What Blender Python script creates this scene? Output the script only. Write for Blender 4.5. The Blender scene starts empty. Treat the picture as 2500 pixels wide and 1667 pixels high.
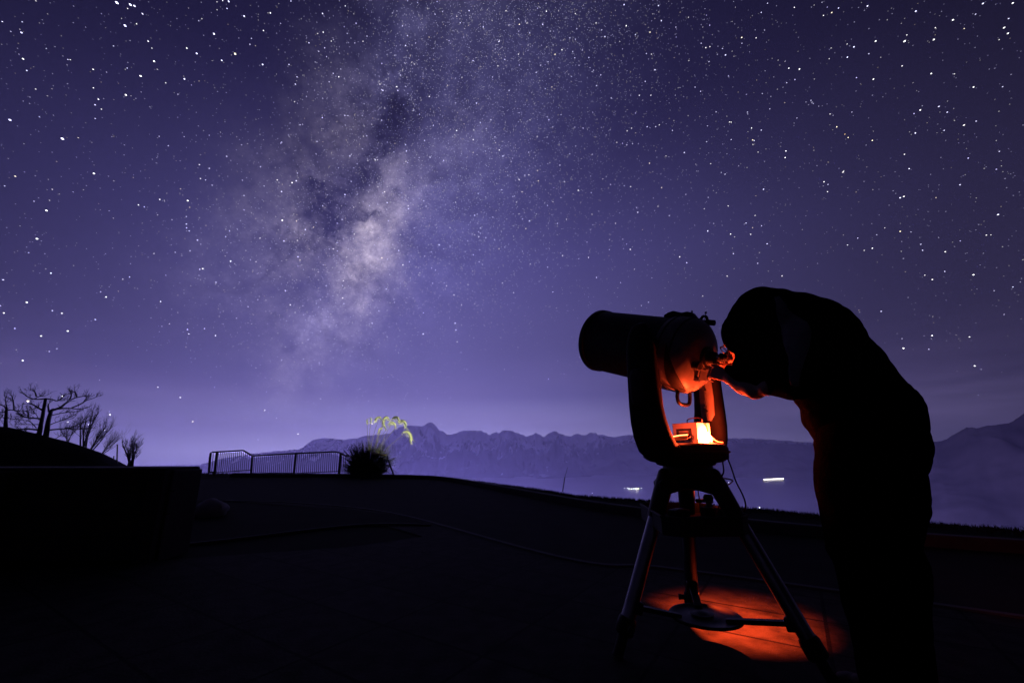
import bpy, bmesh, math, random
from mathutils import Vector, Matrix, noise
random.seed(11)
S = bpy.context.scene
COL = S.collection
V = Vector
R = math.radians
PI = math.pi

# ------------------------------------------------------------------ camera maths (used only to size and place things)
F, PITCH, H = 1042.0, R(14.4), 0.85
CP, SP = math.cos(PITCH), math.sin(PITCH)
def ray(px, py):
    a = (px - 1250) / F; b = -(py - 833.5) / F
    return V((a, CP - SP * b, SP + CP * b))
def atY(px, py, Y):
    d = ray(px, py)
    return d * (Y / d.y) + V((0, 0, H))
def gnd(px, py, z=0.0):
    d = ray(px, py); t = (z - H) / d.z
    return d * t + V((0, 0, H))

# ------------------------------------------------------------------ materials
def mat(name, col=(0.1, 0.1, 0.1), rough=0.6, metal=0.0, var=0.25, scale=8.0, bump=0.0, bscale=None, spec=0.5, emit=None, estr=0.0, coat=0.0):
    m = bpy.data.materials.new(name); m.use_nodes = True
    nt = m.node_tree; b = nt.nodes['Principled BSDF']
    tc = nt.nodes.new('ShaderNodeTexCoord')
    nz = nt.nodes.new('ShaderNodeTexNoise'); nz.inputs['Scale'].default_value = scale; nz.inputs['Detail'].default_value = 6
    nt.links.new(tc.outputs['Object'], nz.inputs['Vector'])
    cr = nt.nodes.new('ShaderNodeValToRGB')
    lo = tuple(c * (1 - var) for c in col) + (1,); hi = tuple(min(1, c * (1 + var)) for c in col) + (1,)
    cr.color_ramp.elements[0].position = .3; cr.color_ramp.elements[0].color = lo
    cr.color_ramp.elements[1].position = .7; cr.color_ramp.elements[1].color = hi
    nt.links.new(nz.outputs['Fac'], cr.inputs['Fac']); nt.links.new(cr.outputs['Color'], b.inputs['Base Color'])
    b.inputs['Roughness'].default_value = rough; b.inputs['Metallic'].default_value = metal
    b.inputs['Specular IOR Level'].default_value = spec
    if coat: b.inputs['Coat Weight'].default_value = coat
    if bump:
        n2 = nt.nodes.new('ShaderNodeTexNoise'); n2.inputs['Scale'].default_value = bscale or scale * 4; n2.inputs['Detail'].default_value = 5
        nt.links.new(tc.outputs['Object'], n2.inputs['Vector'])
        bp = nt.nodes.new('ShaderNodeBump'); bp.inputs['Strength'].default_value = bump; bp.inputs['Distance'].default_value = 0.01
        nt.links.new(n2.outputs['Fac'], bp.inputs['Height']); nt.links.new(bp.outputs['Normal'], b.inputs['Normal'])
    if emit:
        b.inputs['Emission Color'].default_value = tuple(emit) + (1,); b.inputs['Emission Strength'].default_value = estr
    return m

M = {}
M['black_paint'] = mat('black_paint', (.005, .005, .005), .5, var=.3, scale=30, bump=.08, bscale=300, spec=.2)
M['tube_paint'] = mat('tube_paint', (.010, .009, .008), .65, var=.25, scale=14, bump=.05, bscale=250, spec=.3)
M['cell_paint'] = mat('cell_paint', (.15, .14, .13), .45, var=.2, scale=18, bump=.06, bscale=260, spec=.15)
M['fork_paint'] = mat('fork_paint', (.008, .007, .007), .7, var=.3, scale=16, bump=.1, bscale=240, spec=.08)
M['rubber'] = mat('rubber', (.005, .005, .005), .8, var=.3, scale=30, bump=.2)
M['steel'] = mat('brushed_steel', (.20, .20, .22), .33, metal=1.0, var=.2, scale=12, bump=.05, bscale=200)
M['white_plastic'] = mat('white_plastic', (.62, .6, .56), .45, var=.08, scale=9, bump=.05, bscale=160)
M['label'] = mat('dark_label', (.05, .05, .05), .5, var=.3, scale=40)
M['print'] = mat('label_print', (.45, .42, .4), .5, var=.2, scale=60)
M['skin'] = mat('skin', (.42, .24, .17), .5, var=.15, scale=20, bump=.15, bscale=260)
M['jacket'] = mat('dark_jacket', (.0028, .0028, .0032), .85, var=.35, scale=10, bump=.3, bscale=60, spec=.0)
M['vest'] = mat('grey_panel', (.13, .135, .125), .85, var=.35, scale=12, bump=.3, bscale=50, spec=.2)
M['cuff'] = mat('tan_cuff', (.34, .27, .22), .8, var=.2, scale=20, bump=.3, bscale=120, spec=.2)
M['trousers'] = mat('dark_trousers', (.002, .002, .0025), .9, var=.35, scale=10, bump=.3, bscale=80, spec=.0)
M['hat'] = mat('knit_hat', (.005, .005, .005), .95, var=.4, scale=60, bump=.5, bscale=220, spec=.0)
M['hair'] = mat('hair', (.02, .015, .012), .6, var=.4, scale=60)
M['wood'] = mat('dark_timber', (.010, .007, .008), .85, var=.5, scale=5, bump=.4, bscale=30)
M['concrete'] = mat('concrete_kerb', (.04, .04, .04), .9, var=.35, scale=6, bump=.4, bscale=60)
M['asphalt'] = mat('asphalt', (.012, .0125, .013), .95, var=.35, scale=3, bump=.5, bscale=160, spec=.1)
M['soil'] = mat('dark_grass_ground', (.006, .007, .005), .95, var=.6, scale=2.5, bump=.6, bscale=40, spec=.05)
M['bark'] = mat('bark', (.012, .010, .009), .9, var=.4, scale=10, bump=.4)
M['leaf'] = mat('grass_blade', (.008, .009, .006), .8, var=.5, scale=10)
M['straw'] = mat('straw_stalk', (.10, .095, .05), .8, var=.3, scale=20)
M['rail'] = mat('painted_rail', (.015, .015, .017), .6, metal=.1, var=.3, scale=10)
M['lit_rail'] = mat('yellow_lit_rail', (.7, .6, .25), .4, var=.15, scale=10)  # rail bits under yellow lamplight: that light is put into their colour
M['stone'] = mat('boulder_stone', (.24, .24, .23), .9, var=.4, scale=4, bump=.6, bscale=25)
M['glass'] = mat('dark_glass', (.01, .01, .015), .08, var=.1, scale=5)
M['led'] = mat('red_led', (.8, .1, .05), .4, emit=(1, .17, .03), estr=60)
M['ledbar'] = mat('red_light_bar', (.8, .1, .05), .4, emit=(1, .12, .03), estr=16)
M['lamp_white'] = mat('white_lamp', (.9, .9, .9), .4, emit=(1, .93, .8), estr=12)
M['lamp_cold'] = mat('cold_lamp', (.9, .9, .9), .4, emit=(.9, .95, 1), estr=8)
M['plaster'] = mat('plaster', (.4, .38, .36), .8, var=.2, scale=.05)

def mat_plume():
    m = bpy.data.materials.new('plume'); m.use_nodes = True; nt = m.node_tree
    b = nt.nodes['Principled BSDF']; b.inputs['Base Color'].default_value = (.72, .72, .28, 1); b.inputs['Roughness'].default_value = .8
    nz = nt.nodes.new('ShaderNodeTexNoise'); nz.inputs['Scale'].default_value = 30
    cr = nt.nodes.new('ShaderNodeValToRGB'); cr.color_ramp.elements[0].color = (.34, .36, .16, 1); cr.color_ramp.elements[1].color = (.74, .78, .42, 1)
    nt.links.new(nz.outputs['Fac'], cr.inputs['Fac']); nt.links.new(cr.outputs['Color'], b.inputs['Base Color'])
    tr = nt.nodes.new('ShaderNodeBsdfTranslucent'); nt.links.new(cr.outputs['Color'], tr.inputs['Color'])
    mx = nt.nodes.new('ShaderNodeMixShader'); mx.inputs[0].default_value = .5
    nt.links.new(b.outputs[0], mx.inputs[1]); nt.links.new(tr.outputs[0], mx.inputs[2])
    nt.links.new(mx.outputs[0], nt.nodes['Material Output'].inputs['Surface'])
    return m
M['plume'] = mat_plume()

def mat_paving():
    m = mat('paving', (.026, .024, .023), .9, var=.6, scale=9, bump=.8, bscale=70, spec=.1)
    nt = m.node_tree; b = nt.nodes['Principled BSDF']
    tc = nt.nodes.new('ShaderNodeTexCoord'); mp = nt.nodes.new('ShaderNodeMapping'); mp.inputs['Rotation'].default_value[2] = R(33)
    br = nt.nodes.new('ShaderNodeTexBrick'); br.inputs['Scale'].default_value = 1.0
    br.inputs['Brick Width'].default_value = .62; br.inputs['Row Height'].default_value = .42; br.inputs['Mortar Size'].default_value = .009
    br.offset = 0.0
    br.inputs['Color1'].default_value = (1, 1, 1, 1); br.inputs['Color2'].default_value = (.62, .62, .62, 1); br.inputs['Mortar'].default_value = (.12, .12, .12, 1)
    nt.links.new(tc.outputs['Object'], mp.inputs['Vector']); nt.links.new(mp.outputs[0], br.inputs['Vector'])
    mu = nt.nodes.new('ShaderNodeMix'); mu.data_type = 'RGBA'; mu.blend_type = 'MULTIPLY'; mu.inputs[0].default_value = 1
    src = b.inputs['Base Color'].links[0].from_socket
    nt.links.new(src, mu.inputs[6]); nt.links.new(br.outputs['Color'], mu.inputs[7]); nt.links.new(mu.outputs[2], b.inputs['Base Color'])
    return m
M['paving'] = mat_paving()

def mat_mountain():
    m = bpy.data.materials.new('mountain_rock'); m.use_nodes = True; nt = m.node_tree; b = nt.nodes['Principled BSDF']
    b.inputs['Roughness'].default_value = .9; b.inputs['Specular IOR Level'].default_value = .1
    g = nt.nodes.new('ShaderNodeNewGeometry'); sx = nt.nodes.new('ShaderNodeSeparateXYZ'); nt.links.new(g.outputs['Position'], sx.inputs[0])
    sn = nt.nodes.new('ShaderNodeSeparateXYZ'); nt.links.new(g.outputs['Normal'], sn.inputs[0])
    nz = nt.nodes.new('ShaderNodeTexNoise'); nz.inputs['Scale'].default_value = .0042; nz.inputs['Detail'].default_value = 10; nz.inputs['Roughness'].default_value = .65
    mp = nt.nodes.new('ShaderNodeMapping'); mp.inputs['Scale'].default_value = (1, .45, .4)
    nt.links.new(g.outputs['Position'], mp.inputs['Vector']); nt.links.new(mp.outputs[0], nz.inputs['Vector'])
    def ma(op, a, bb=None, c=None):
        n = nt.nodes.new('ShaderNodeMath'); n.operation = op
        for i, v in enumerate((a, bb, c)):
            if v is None: continue
            if isinstance(v, (int, float)): n.inputs[i].default_value = v
            else: nt.links.new(v, n.inputs[i])
        return n.outputs[0]
    h = ma('DIVIDE', ma('ADD', sx.outputs['Z'], -60), 420)
    s = ma('ADD', ma('MULTIPLY', nz.outputs['Fac'], 5.0), h)
    s = ma('ADD', s, ma('MULTIPLY', sn.outputs['Z'], .9))
    fac = nt.nodes.new('ShaderNodeMapRange'); fac.inputs['From Min'].default_value = 3.15; fac.inputs['From Max'].default_value = 3.45
    nt.links.new(s, fac.inputs['Value'])
    mx = nt.nodes.new('ShaderNodeMix'); mx.data_type = 'RGBA'
    mx.inputs[6].default_value = (.03, .027, .04, 1); mx.inputs[7].default_value = (.9, .9, .92, 1)
    nt.links.new(fac.outputs[0], mx.inputs[0]); nt.links.new(mx.outputs[2], b.inputs['Base Color'])
    return m
M['mountain'] = mat_mountain()
M['forest'] = mat('forest_slope', (.10, .085, .08), .95, var=.5, scale=.004, spec=.1)

def mat_water():
    m = bpy.data.materials.new('lake_water'); m.use_nodes = True; nt = m.node_tree; b = nt.nodes['Principled BSDF']
    b.inputs['Base Color'].default_value = (.02, .025, .04, 1); b.inputs['Roughness'].default_value = .28; b.inputs['IOR'].default_value = 1.33
    nz = nt.nodes.new('ShaderNodeTexNoise'); nz.inputs['Scale'].default_value = .02; nz.inputs['Detail'].default_value = 4
    g = nt.nodes.new('ShaderNodeNewGeometry'); nt.links.new(g.outputs['Position'], nz.inputs['Vector'])
    bp = nt.nodes.new('ShaderNodeBump'); bp.inputs['Strength'].default_value = .3; bp.inputs['Distance'].default_value = 3
    nt.links.new(nz.outputs['Fac'], bp.inputs['Height']); nt.links.new(bp.outputs['Normal'], b.inputs['Normal'])
    return m
M['water'] = mat_water()

# ------------------------------------------------------------------ mesh builder
def frame(d):
    d = d.normalized(); up = V((0, 0, 1)) if abs(d.z) < .95 else V((0, 1, 0))
    x = d.cross(up).normalized(); y = x.cross(d).normalized()
    return x, y
class MB:
    def __init__(s): s.v = []; s.f = []
    def add(s, vs, fs):
        o = len(s.v); s.v += [V(p) for p in vs]; s.f += [tuple(i + o for i in f) for f in fs]; return s
    def box(s, c, sz, X=V((1, 0, 0)), Y=V((0, 1, 0)), Z=V((0, 0, 1))):
        c = V(c); hx, hy, hz = (k / 2 for k in sz)
        vs = [c + X * (a * hx) + Y * (b * hy) + Z * (d * hz) for a in (-1, 1) for b in (-1, 1) for d in (-1, 1)]
        return s.add(vs, [(0, 1, 3, 2), (4, 6, 7, 5), (0, 4, 5, 1), (2, 3, 7, 6), (0, 2, 6, 4), (1, 5, 7, 3)])
    def tube(s, pts, rad, n=8, cap=True, sq=1.0, ref=None):
        pts = [V(p) for p in pts]
        if not isinstance(rad, (list, tuple)): rad = [rad] * len(pts)
        x = None; vs = []
        for i, p in enumerate(pts):
            d = (pts[min(i + 1, len(pts) - 1)] - pts[max(i - 1, 0)])
            if d.length < 1e-9: d = V((0, 0, 1))
            d.normalize()
            if x is None: x = ref.normalized() if ref else frame(d)[0]
            x = (x - d * x.dot(d)).normalized(); y = d.cross(x)
            for k in range(n):
                a = 2 * PI * k / n
                vs.append(p + x * (math.cos(a) * rad[i]) + y * (math.sin(a) * rad[i] * sq))
        fs = [(i * n + k, i * n + (k + 1) % n, (i + 1) * n + (k + 1) % n, (i + 1) * n + k) for i in range(len(pts) - 1) for k in range(n)]
        if cap: fs += [tuple(reversed(range(n))), tuple(range((len(pts) - 1) * n, len(pts) * n))]
        return s.add(vs, fs)
    def lathe(s, o, d, prof, n=32, X=None):
        """prof: (distance along d, radius)"""
        o = V(o); d = V(d).normalized(); x, y = frame(d); vs = []; fs = []
        for (t, r) in prof:
            for k in range(n):
                a = 2 * PI * k / n; vs.append(o + d * t + (x * math.cos(a) + y * math.sin(a)) * max(r, 1e-5))
        m = len(prof)
        for i in range(m - 1):
            for k in range(n): fs.append((i * n + k, i * n + (k + 1) % n, (i + 1) * n + (k + 1) % n, (i + 1) * n + k))
        fs += [tuple(reversed(range(n))), tuple(range((m - 1) * n, m * n))]
        return s.add(vs, fs)
    def ell(s, c, rx, ry, rz, X=V((1, 0, 0)), Y=V((0, 1, 0)), Z=V((0, 0, 1)), nu=16, nv=10):
        c = V(c); vs = []
        for j in range(nv + 1):
            th = PI * j / nv
            for k in range(nu):
                a = 2 * PI * k / nu
                vs.append(c + X * (rx * max(math.sin(th), 1e-4) * math.cos(a)) + Y * (ry * max(math.sin(th), 1e-4) * math.sin(a)) + Z * (rz * math.cos(th)))
        fs = [(j * nu + k, (j + 1) * nu + k, (j + 1) * nu + (k + 1) % nu, j * nu + (k + 1) % nu) for j in range(nv) for k in range(nu)]
        fs += [tuple(range(nu)), tuple(reversed(range(nv * nu, nv * nu + nu)))]
        return s.add(vs, fs)
    def prism(s, pts, th, X, Y, o):
        """outline pts (u,v) in plane X,Y at o, thickness th along X x Y, centred"""
        Z = X.cross(Y).normalized(); o = V(o); n = len(pts)
        vs = [o + X * u + Y * v - Z * (th / 2) for u, v in pts] + [o + X * u + Y * v + Z * (th / 2) for u, v in pts]
        fs = [tuple(reversed(range(n))), tuple(range(n, 2 * n))] + [(i, (i + 1) % n, n + (i + 1) % n, n + i) for i in range(n)]
        return s.add(vs, fs)
    def loft(s, rings, cap=True):
        n = len(rings[0]); vs = [p for r in rings for p in r]
        fs = [(i * n + k, i * n + (k + 1) % n, (i + 1) * n + (k + 1) % n, (i + 1) * n + k) for i in range(len(rings) - 1) for k in range(n)]
        if cap: fs += [tuple(reversed(range(n))), tuple(range((len(rings) - 1) * n, len(rings) * n))]
        return s.add(vs, fs)
    def build(s, name, m, parent=None, bevel=0, smooth=True, recalc=True, angle=40):
        me = bpy.data.meshes.new(name)
        off = parent_loc(parent) if parent else V((0, 0, 0))
        me.from_pydata([p - off for p in s.v], [], s.f)
        if recalc:
            bm = bmesh.new(); bm.from_mesh(me); bmesh.ops.recalc_face_normals(bm, faces=bm.faces); bm.to_mesh(me); bm.free()
        me.materials.append(m if not isinstance(m, str) else M[m])
        o = bpy.data.objects.new(name, me); COL.objects.link(o)
        if parent: o.parent = parent
        if bevel:
            b = o.modifiers.new('bevel', 'BEVEL'); b.width = bevel; b.segments = 2; b.limit_method = 'ANGLE'; b.angle_limit = R(35)
        if smooth:
            me.shade_smooth()
            try: me.set_sharp_from_angle(angle=R(angle))
            except Exception: pass
        return o
def parent_loc(p):
    l = V((0, 0, 0))
    while p: l += p.location; p = p.parent
    return l
def tag(o, label=None, cat=None, group=None, kind=None):
    if label: o['label'] = label
    if cat: o['category'] = cat
    if group: o['group'] = group
    if kind: o['kind'] = kind
    return o
def empty(name, loc, label, cat, group=None):
    o = bpy.data.objects.new(name, None); COL.objects.link(o); o.location = loc; o.empty_display_size = .1
    return tag(o, label, cat, group)
def remesh(mb, name, m, parent, voxel, smooth=2, disp=None):
    """fuse the collected closed shapes into one continuous surface"""
    me = bpy.data.meshes.new(name + '_src'); me.from_pydata(mb.v, [], mb.f)
    bm = bmesh.new(); bm.from_mesh(me); bmesh.ops.recalc_face_normals(bm, faces=bm.faces); bm.to_mesh(me); bm.free()
    o = bpy.data.objects.new(name + '_src', me); COL.objects.link(o)
    r = o.modifiers.new('r', 'REMESH'); r.mode = 'VOXEL'; r.voxel_size = voxel; r.use_smooth_shade = True
    if smooth:
        sm = o.modifiers.new('s', 'SMOOTH'); sm.factor = .5; sm.iterations = smooth
    dg = bpy.context.evaluated_depsgraph_get(); me2 = bpy.data.meshes.new_from_object(o.evaluated_get(dg)); me2.name = name
    bpy.data.objects.remove(o); bpy.data.meshes.remove(me)
    off = parent_loc(parent) if parent else V((0, 0, 0))
    if disp:
        ns = [v.normal.copy() for v in me2.vertices]
        for v, n in zip(me2.vertices, ns): v.co += n * disp(v.co)
    for v in me2.vertices: v.co -= off
    me2.materials.clear(); me2.materials.append(M[m]); me2.shade_smooth()
    o = bpy.data.objects.new(name, me2); COL.objects.link(o)
    if parent: o.parent = parent
    return o
def interp(pts, x):
    if x <= pts[0][0]: return pts[0][1]
    for (a, b), (c, d) in zip(pts, pts[1:]):
        if x <= c:
            return b + (d - b) * (x - a) / (c - a)
    return pts[-1][1]
def smooth_path(pts, k=6):
    pts = [V(p) for p in pts]; out = []
    for i in range(len(pts) - 1):
        p0 = pts[max(i - 1, 0)]; p1 = pts[i]; p2 = pts[i + 1]; p3 = pts[min(i + 2, len(pts) - 1)]
        for j in range(k):
            t = j / k
            out.append(.5 * ((2 * p1) + (p2 - p0) * t + (2 * p0 - 5 * p1 + 4 * p2 - p3) * t * t + (3 * p1 - p0 - 3 * p2 + p3) * t ** 3))
    out.append(pts[-1]); return out

# ================================================================== SKY
SKY_R = 60000.0
def sky_material():
    m = bpy.data.materials.new('night_sky'); m.use_nodes = True; nt = m.node_tree; nt.nodes.clear()
    L = nt.links.new
    def inp(n, i, v):
        if v is None: return
        if isinstance(v, (int, float)): n.inputs[i].default_value = v
        elif isinstance(v, (tuple, list, Vector)): n.inputs[i].default_value = tuple(v)
        else: L(v, n.inputs[i])
    def ma(op, a, b=None, c=None, clamp=False):
        n = nt.nodes.new('ShaderNodeMath'); n.operation = op; n.use_clamp = clamp
        inp(n, 0, a); inp(n, 1, b); inp(n, 2, c); return n.outputs[0]
    def vm(op, a, b=None):
        n = nt.nodes.new('ShaderNodeVectorMath'); n.operation = op
        inp(n, 0, a)
        if op == 'SCALE': inp(n, 3, b)
        else: inp(n, 1, b)
        return n.outputs['Value'] if op in ('DOT_PRODUCT', 'LENGTH', 'DISTANCE') else n.outputs[0]
    def noise_(vec, scale, detail=8, rough=.55, color=False, dist=0):
        n = nt.nodes.new('ShaderNodeTexNoise'); inp(n, 'Vector', vec); n.inputs['Scale'].default_value = scale
        n.inputs['Detail'].default_value = detail; n.inputs['Roughness'].default_value = rough; n.inputs['Distortion'].default_value = dist
        return n.outputs['Color'] if color else n.outputs['Fac']
    def ridge_(vec, scale, detail=7, rough=.6, off=.9, gain=1.6):
        n = nt.nodes.new('ShaderNodeTexNoise'); n.noise_type = 'RIDGED_MULTIFRACTAL'; n.normalize = False; inp(n, 'Vector', vec); n.inputs['Scale'].default_value = scale
        n.inputs['Detail'].default_value = detail; n.inputs['Roughness'].default_value = rough; n.inputs['Offset'].default_value = off; n.inputs['Gain'].default_value = gain
        return n.outputs['Fac']
    def ramp(f, els):
        n = nt.nodes.new('ShaderNodeValToRGB'); cr = n.color_ramp; inp(n, 0, f)
        cr.elements[0].position = els[0][0]; cr.elements[0].color = tuple(els[0][1]) + (1,)
        cr.elements[1].position = els[-1][0]; cr.elements[1].color = tuple(els[-1][1]) + (1,)
        for p, c in els[1:-1]:
            e = cr.elements.new(p); e.color = tuple(c) + (1,)
        return n.outputs[0]
    def mix(bt, f, a, b):
        n = nt.nodes.new('ShaderNodeMix'); n.data_type = 'RGBA'; n.blend_type = bt; n.clamp_factor = True
        inp(n, 0, f); inp(n, 6, a if not isinstance(a, tuple) else a + (1,)); inp(n, 7, b if not isinstance(b, tuple) else b + (1,)); return n.outputs[2]
    g = nt.nodes.new('ShaderNodeNewGeometry')
    d = vm('NORMALIZE', g.outputs['Position'])
    sx = nt.nodes.new('ShaderNodeSeparateXYZ'); L(d, sx.inputs[0])
    el = sx.outputs['Z']
    # vertical gradient: sin(elevation)
    base = ramp(ma('MULTIPLY_ADD', el, .5, .5), SKY_GRAD)
    # sideways: brighter towards the town glow (ahead-left), dark to the right and behind
    def lobe(px, py, w):
        c = ray(px, py).normalized()
        dd = vm('DOT_PRODUCT', d, tuple(c))
        return ma('POWER', ma('MAXIMUM', dd, 0.0), w)
    col = base
    side = ma('ADD', ma('MULTIPLY', lobe(1190, 900, 3.3), 1.0), SIDE_MIN)
    col = mix('MULTIPLY', 1.0, col, (1, 1, 1)) 
    n = nt.nodes.new('ShaderNodeVectorMath'); n.operation = 'SCALE'; L(col, n.inputs[0]); L(side, n.inputs[3]); col = n.outputs[0]
    # faint desaturated cloud glow at right
    w = lobe(2450, 900, 7)
    col = mix('MIX', ma('MULTIPLY', w, .30), col, (.045, .036, .062))
    col = vm('SCALE', col, ma('MULTIPLY_ADD', lobe(1850, 1030, 12), -.46, 1.0))
    # milky way
    dn = noise_(d, 4.5, 6, .6, color=True)
    dn2 = noise_(d, 14, 5, .6, color=True)
    dw = vm('ADD', d, vm('SCALE', vm('SUBTRACT', dn, (.5, .5, .5)), .16))
    dw = vm('ADD', dw, vm('SCALE', vm('SUBTRACT', dn2, (.5, .5, .5)), .05))
    def blob(px, py, r, stretch=1.0, along=None, src=dw):
        c = ray(px, py).normalized()
        v = vm('SUBTRACT', src, tuple(c))
        q = vm('DOT_PRODUCT', v, v)
        if along:
            a = (ray(*along).normalized() - c); a = a.normalized()
            t = vm('DOT_PRODUCT', v, tuple(a)); t2 = ma('MULTIPLY', t, t)
            q = ma('SUBTRACT', q, ma('MULTIPLY', t2, 1 - 1 / stretch ** 2))
        rr = r / F
        return ma('EXPONENT', ma('MULTIPLY', q, -1 / (rr * rr)))
    fine = noise_(d, 17, 10, .66, dist=.15)
    fine2 = noise_(vm('ADD', d, (3.1, 1.7, .4)), 38, 8, .65)
    fm = ma('MULTIPLY_ADD', fine, 3.4, -.85, clamp=False)
    fm = ma('MAXIMUM', fm, 0.0)
    fm = ma('MULTIPLY', fm, ma('MULTIPLY_ADD', fine2, 1.8, .1))
    grain = noise_(vm('ADD', d, (9.1, 2.7, .4)), 150, 4, .7)
    fm = ma('MULTIPLY', fm, ma('MULTIPLY_ADD', grain, 1.5, .25))
    acc_w = None; acc_b = None
    for (px, py, r, st, al, aw, ab) in MW:
        bl = blob(px, py, r, st, al)
        x = ma('MULTIPLY', bl, aw); y = ma('MULTIPLY', bl, ab)
        acc_w = x if acc_w is None else ma('ADD', acc_w, x)
        acc_b = y if acc_b is None else ma('ADD', acc_b, y)
    acc_w = ma('MULTIPLY', acc_w, fm); acc_b = ma('MULTIPLY', acc_b, ma('MULTIPLY_ADD', fm, .7, .3))
    dark = None
    for (px, py, r, st, al, k) in DARK:
        y = ma('MULTIPLY', blob(px, py, r, st, al), k)
        dark = y if dark is None else ma('ADD', dark, y)
    lane = noise_(vm('ADD', d, (.3, 5.2, 1.1)), 19, 9, .62, dist=.3)
    lane = ma('MULTIPLY_ADD', lane, 4.2, -1.6, clamp=True)
    rdg = ridge_(vm('ADD', dw, (2.3, .7, 4.1)), 7.5)
    rdg = ma('MULTIPLY_ADD', rdg, 1.3, -1.15, clamp=True)
    band = None
    for (px, py, r, st, al) in ((880, 480, 190, 2.0, (1000, 100)), (740, 640, 130, 1.6, (650, 900))):
        bl = blob(px, py, r, st, al); band = bl if band is None else ma('MAXIMUM', band, bl)
    lane2 = ma('MULTIPLY_ADD', noise_(vm('ADD', dw, (1.3, 2.2, 7.1)), 34, 8, .62), 5.0, -2.1, clamp=True)
    lane = ma('MAXIMUM', lane, lane2)
    dark = ma('MULTIPLY', ma('MULTIPLY', dark, 1.1), ma('MULTIPLY_ADD', lane, .85, .15), clamp=True)
    dark = ma('MAXIMUM', dark, ma('MULTIPLY', ma('MULTIPLY', rdg, band), .85))
    keep = ma('SUBTRACT', 1.0, dark)
    ws = nt.nodes.new('ShaderNodeVectorMath'); ws.operation = 'SCALE'; ws.inputs[0].default_value = (.33, .275, .26); L(acc_w, ws.inputs[3])
    bs = nt.nodes.new('ShaderNodeVectorMath'); bs.operation = 'SCALE'; bs.inputs[0].default_value = (.07, .07, .21); L(acc_b, bs.inputs[3])
    glow = vm('ADD', ws.outputs[0], bs.outputs[0])
    glow = vm('SCALE', glow, keep)
    col = vm('SCALE', col, ma('MULTIPLY_ADD', keep, .42, .58))
    col = vm('ADD', col, glow)
    # thin streaky cloud/haze band close to the horizon
    mp = nt.nodes.new('ShaderNodeMapping'); mp.inputs['Scale'].default_value = (1, 1, 7); L(d, mp.inputs['Vector'])
    cl = noise_(mp.outputs[0], 3.0, 5, .5)
    cb = ma('MULTIPLY', ma('MULTIPLY_ADD', cl, 2.0, -.75, clamp=True), ma('EXPONENT', ma('MULTIPLY', ma('MULTIPLY', ma('ADD', el, -.06), ma('ADD', el, -.06)), -110)))
    col = mix('MIX', ma('MULTIPLY', cb, .5), col, (.22, .17, .38))
    # airglow mottling
    mt = noise_(d, 2.2, 4, .5)
    col = vm('SCALE', col, ma('MULTIPLY_ADD', mt, .5, .75))
    e = nt.nodes.new('ShaderNodeEmission'); L(col, e.inputs['Color']); e.inputs['Strength'].default_value = SKY_GAIN
    o = nt.nodes.new('ShaderNodeOutputMaterial'); L(e.outputs[0], o.inputs['Surface'])
    m.cycles.emission_sampling = 'NONE'
    return m
def sg(e):  # elevation (deg) -> ramp position
    return math.sin(R(e)) * .5 + .5
SKY_GAIN = 1.0
VALLEY_FILL_W = 8.5e7
SIDE_MIN = .03
SKY_GRAD = [(0.0, (.004, .003, .008)), (sg(-12), (.012, .010, .03)), (sg(-3), (.5, .46, .9)), (sg(0), (.74, .69, 1.20)), (sg(3), (.34, .31, .63)), (sg(7), (.135, .120, .325)), (sg(13), (.098, .087, .25)),
            (sg(25), (.074, .066, .225)), (sg(42), (.028, .024, .10)), (1.0, (.014, .012, .045))]
# x, y, radius, stretch, along, warm amount, blue amount
MW = [(925, 590, 50, 2.4, (900, 680), .72, .08), (985, 480, 48, 1.5, (1010, 420), .42, .3), (880, 650, 55, 1.5, None, .45, .1), (900, 560, 36, 1.3, None, .45, 0),
      (860, 730, 70, 1.5, (800, 860), .26, .1), (740, 620, 90, 1.3, (700, 700), .26, .05), (690, 500, 95, 1.2, None, .17, .1), (800, 380, 75, 1.6, (840, 250), .17, .1),
      (770, 770, 50, 1.4, (760, 850), .16, .6), (740, 900, 70, 1.5, (700, 960), .22, .12), (1060, 560, 170, 2.8, (1250, 200), .03, .35),
      (1200, 250, 190, 2.5, (1300, 0), .0, .12), (970, 130, 80, 1.4, (1040, 20), .06, .42), (850, 230, 80, 1.2, None, .07, .16), (1130, 20, 100, 1.2, None, .03, .15),
      (600, 640, 110, 1.6, (560, 760), .07, .2), (1090, 400, 70, 2, (1180, 300), .12, .2), (730, 560, 40, 1.4, None, .25, 0), (850, 330, 45, 1.4, None, .12, .05)]
DARK = [(815, 560, 60, 2.8, (760, 700), .62), (765, 450, 45, 3.0, (720, 340), .62), (910, 400, 55, 2.0, (960, 300), .62), (1010, 230, 50, 3.0, (1090, 60), .6),
        (690, 560, 45, 2.0, (610, 600), .5), (640, 410, 80, 1.5, None, .35), (930, 270, 50, 2.4, (1020, 260), .5), (870, 690, 30, 3, (790, 740), .6), (880, 40, 80, 1.5, None, .5), (960, 520, 22, 3, (1000, 420), .5), (700, 700, 35, 2.5, (640, 640), .45)]

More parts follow.
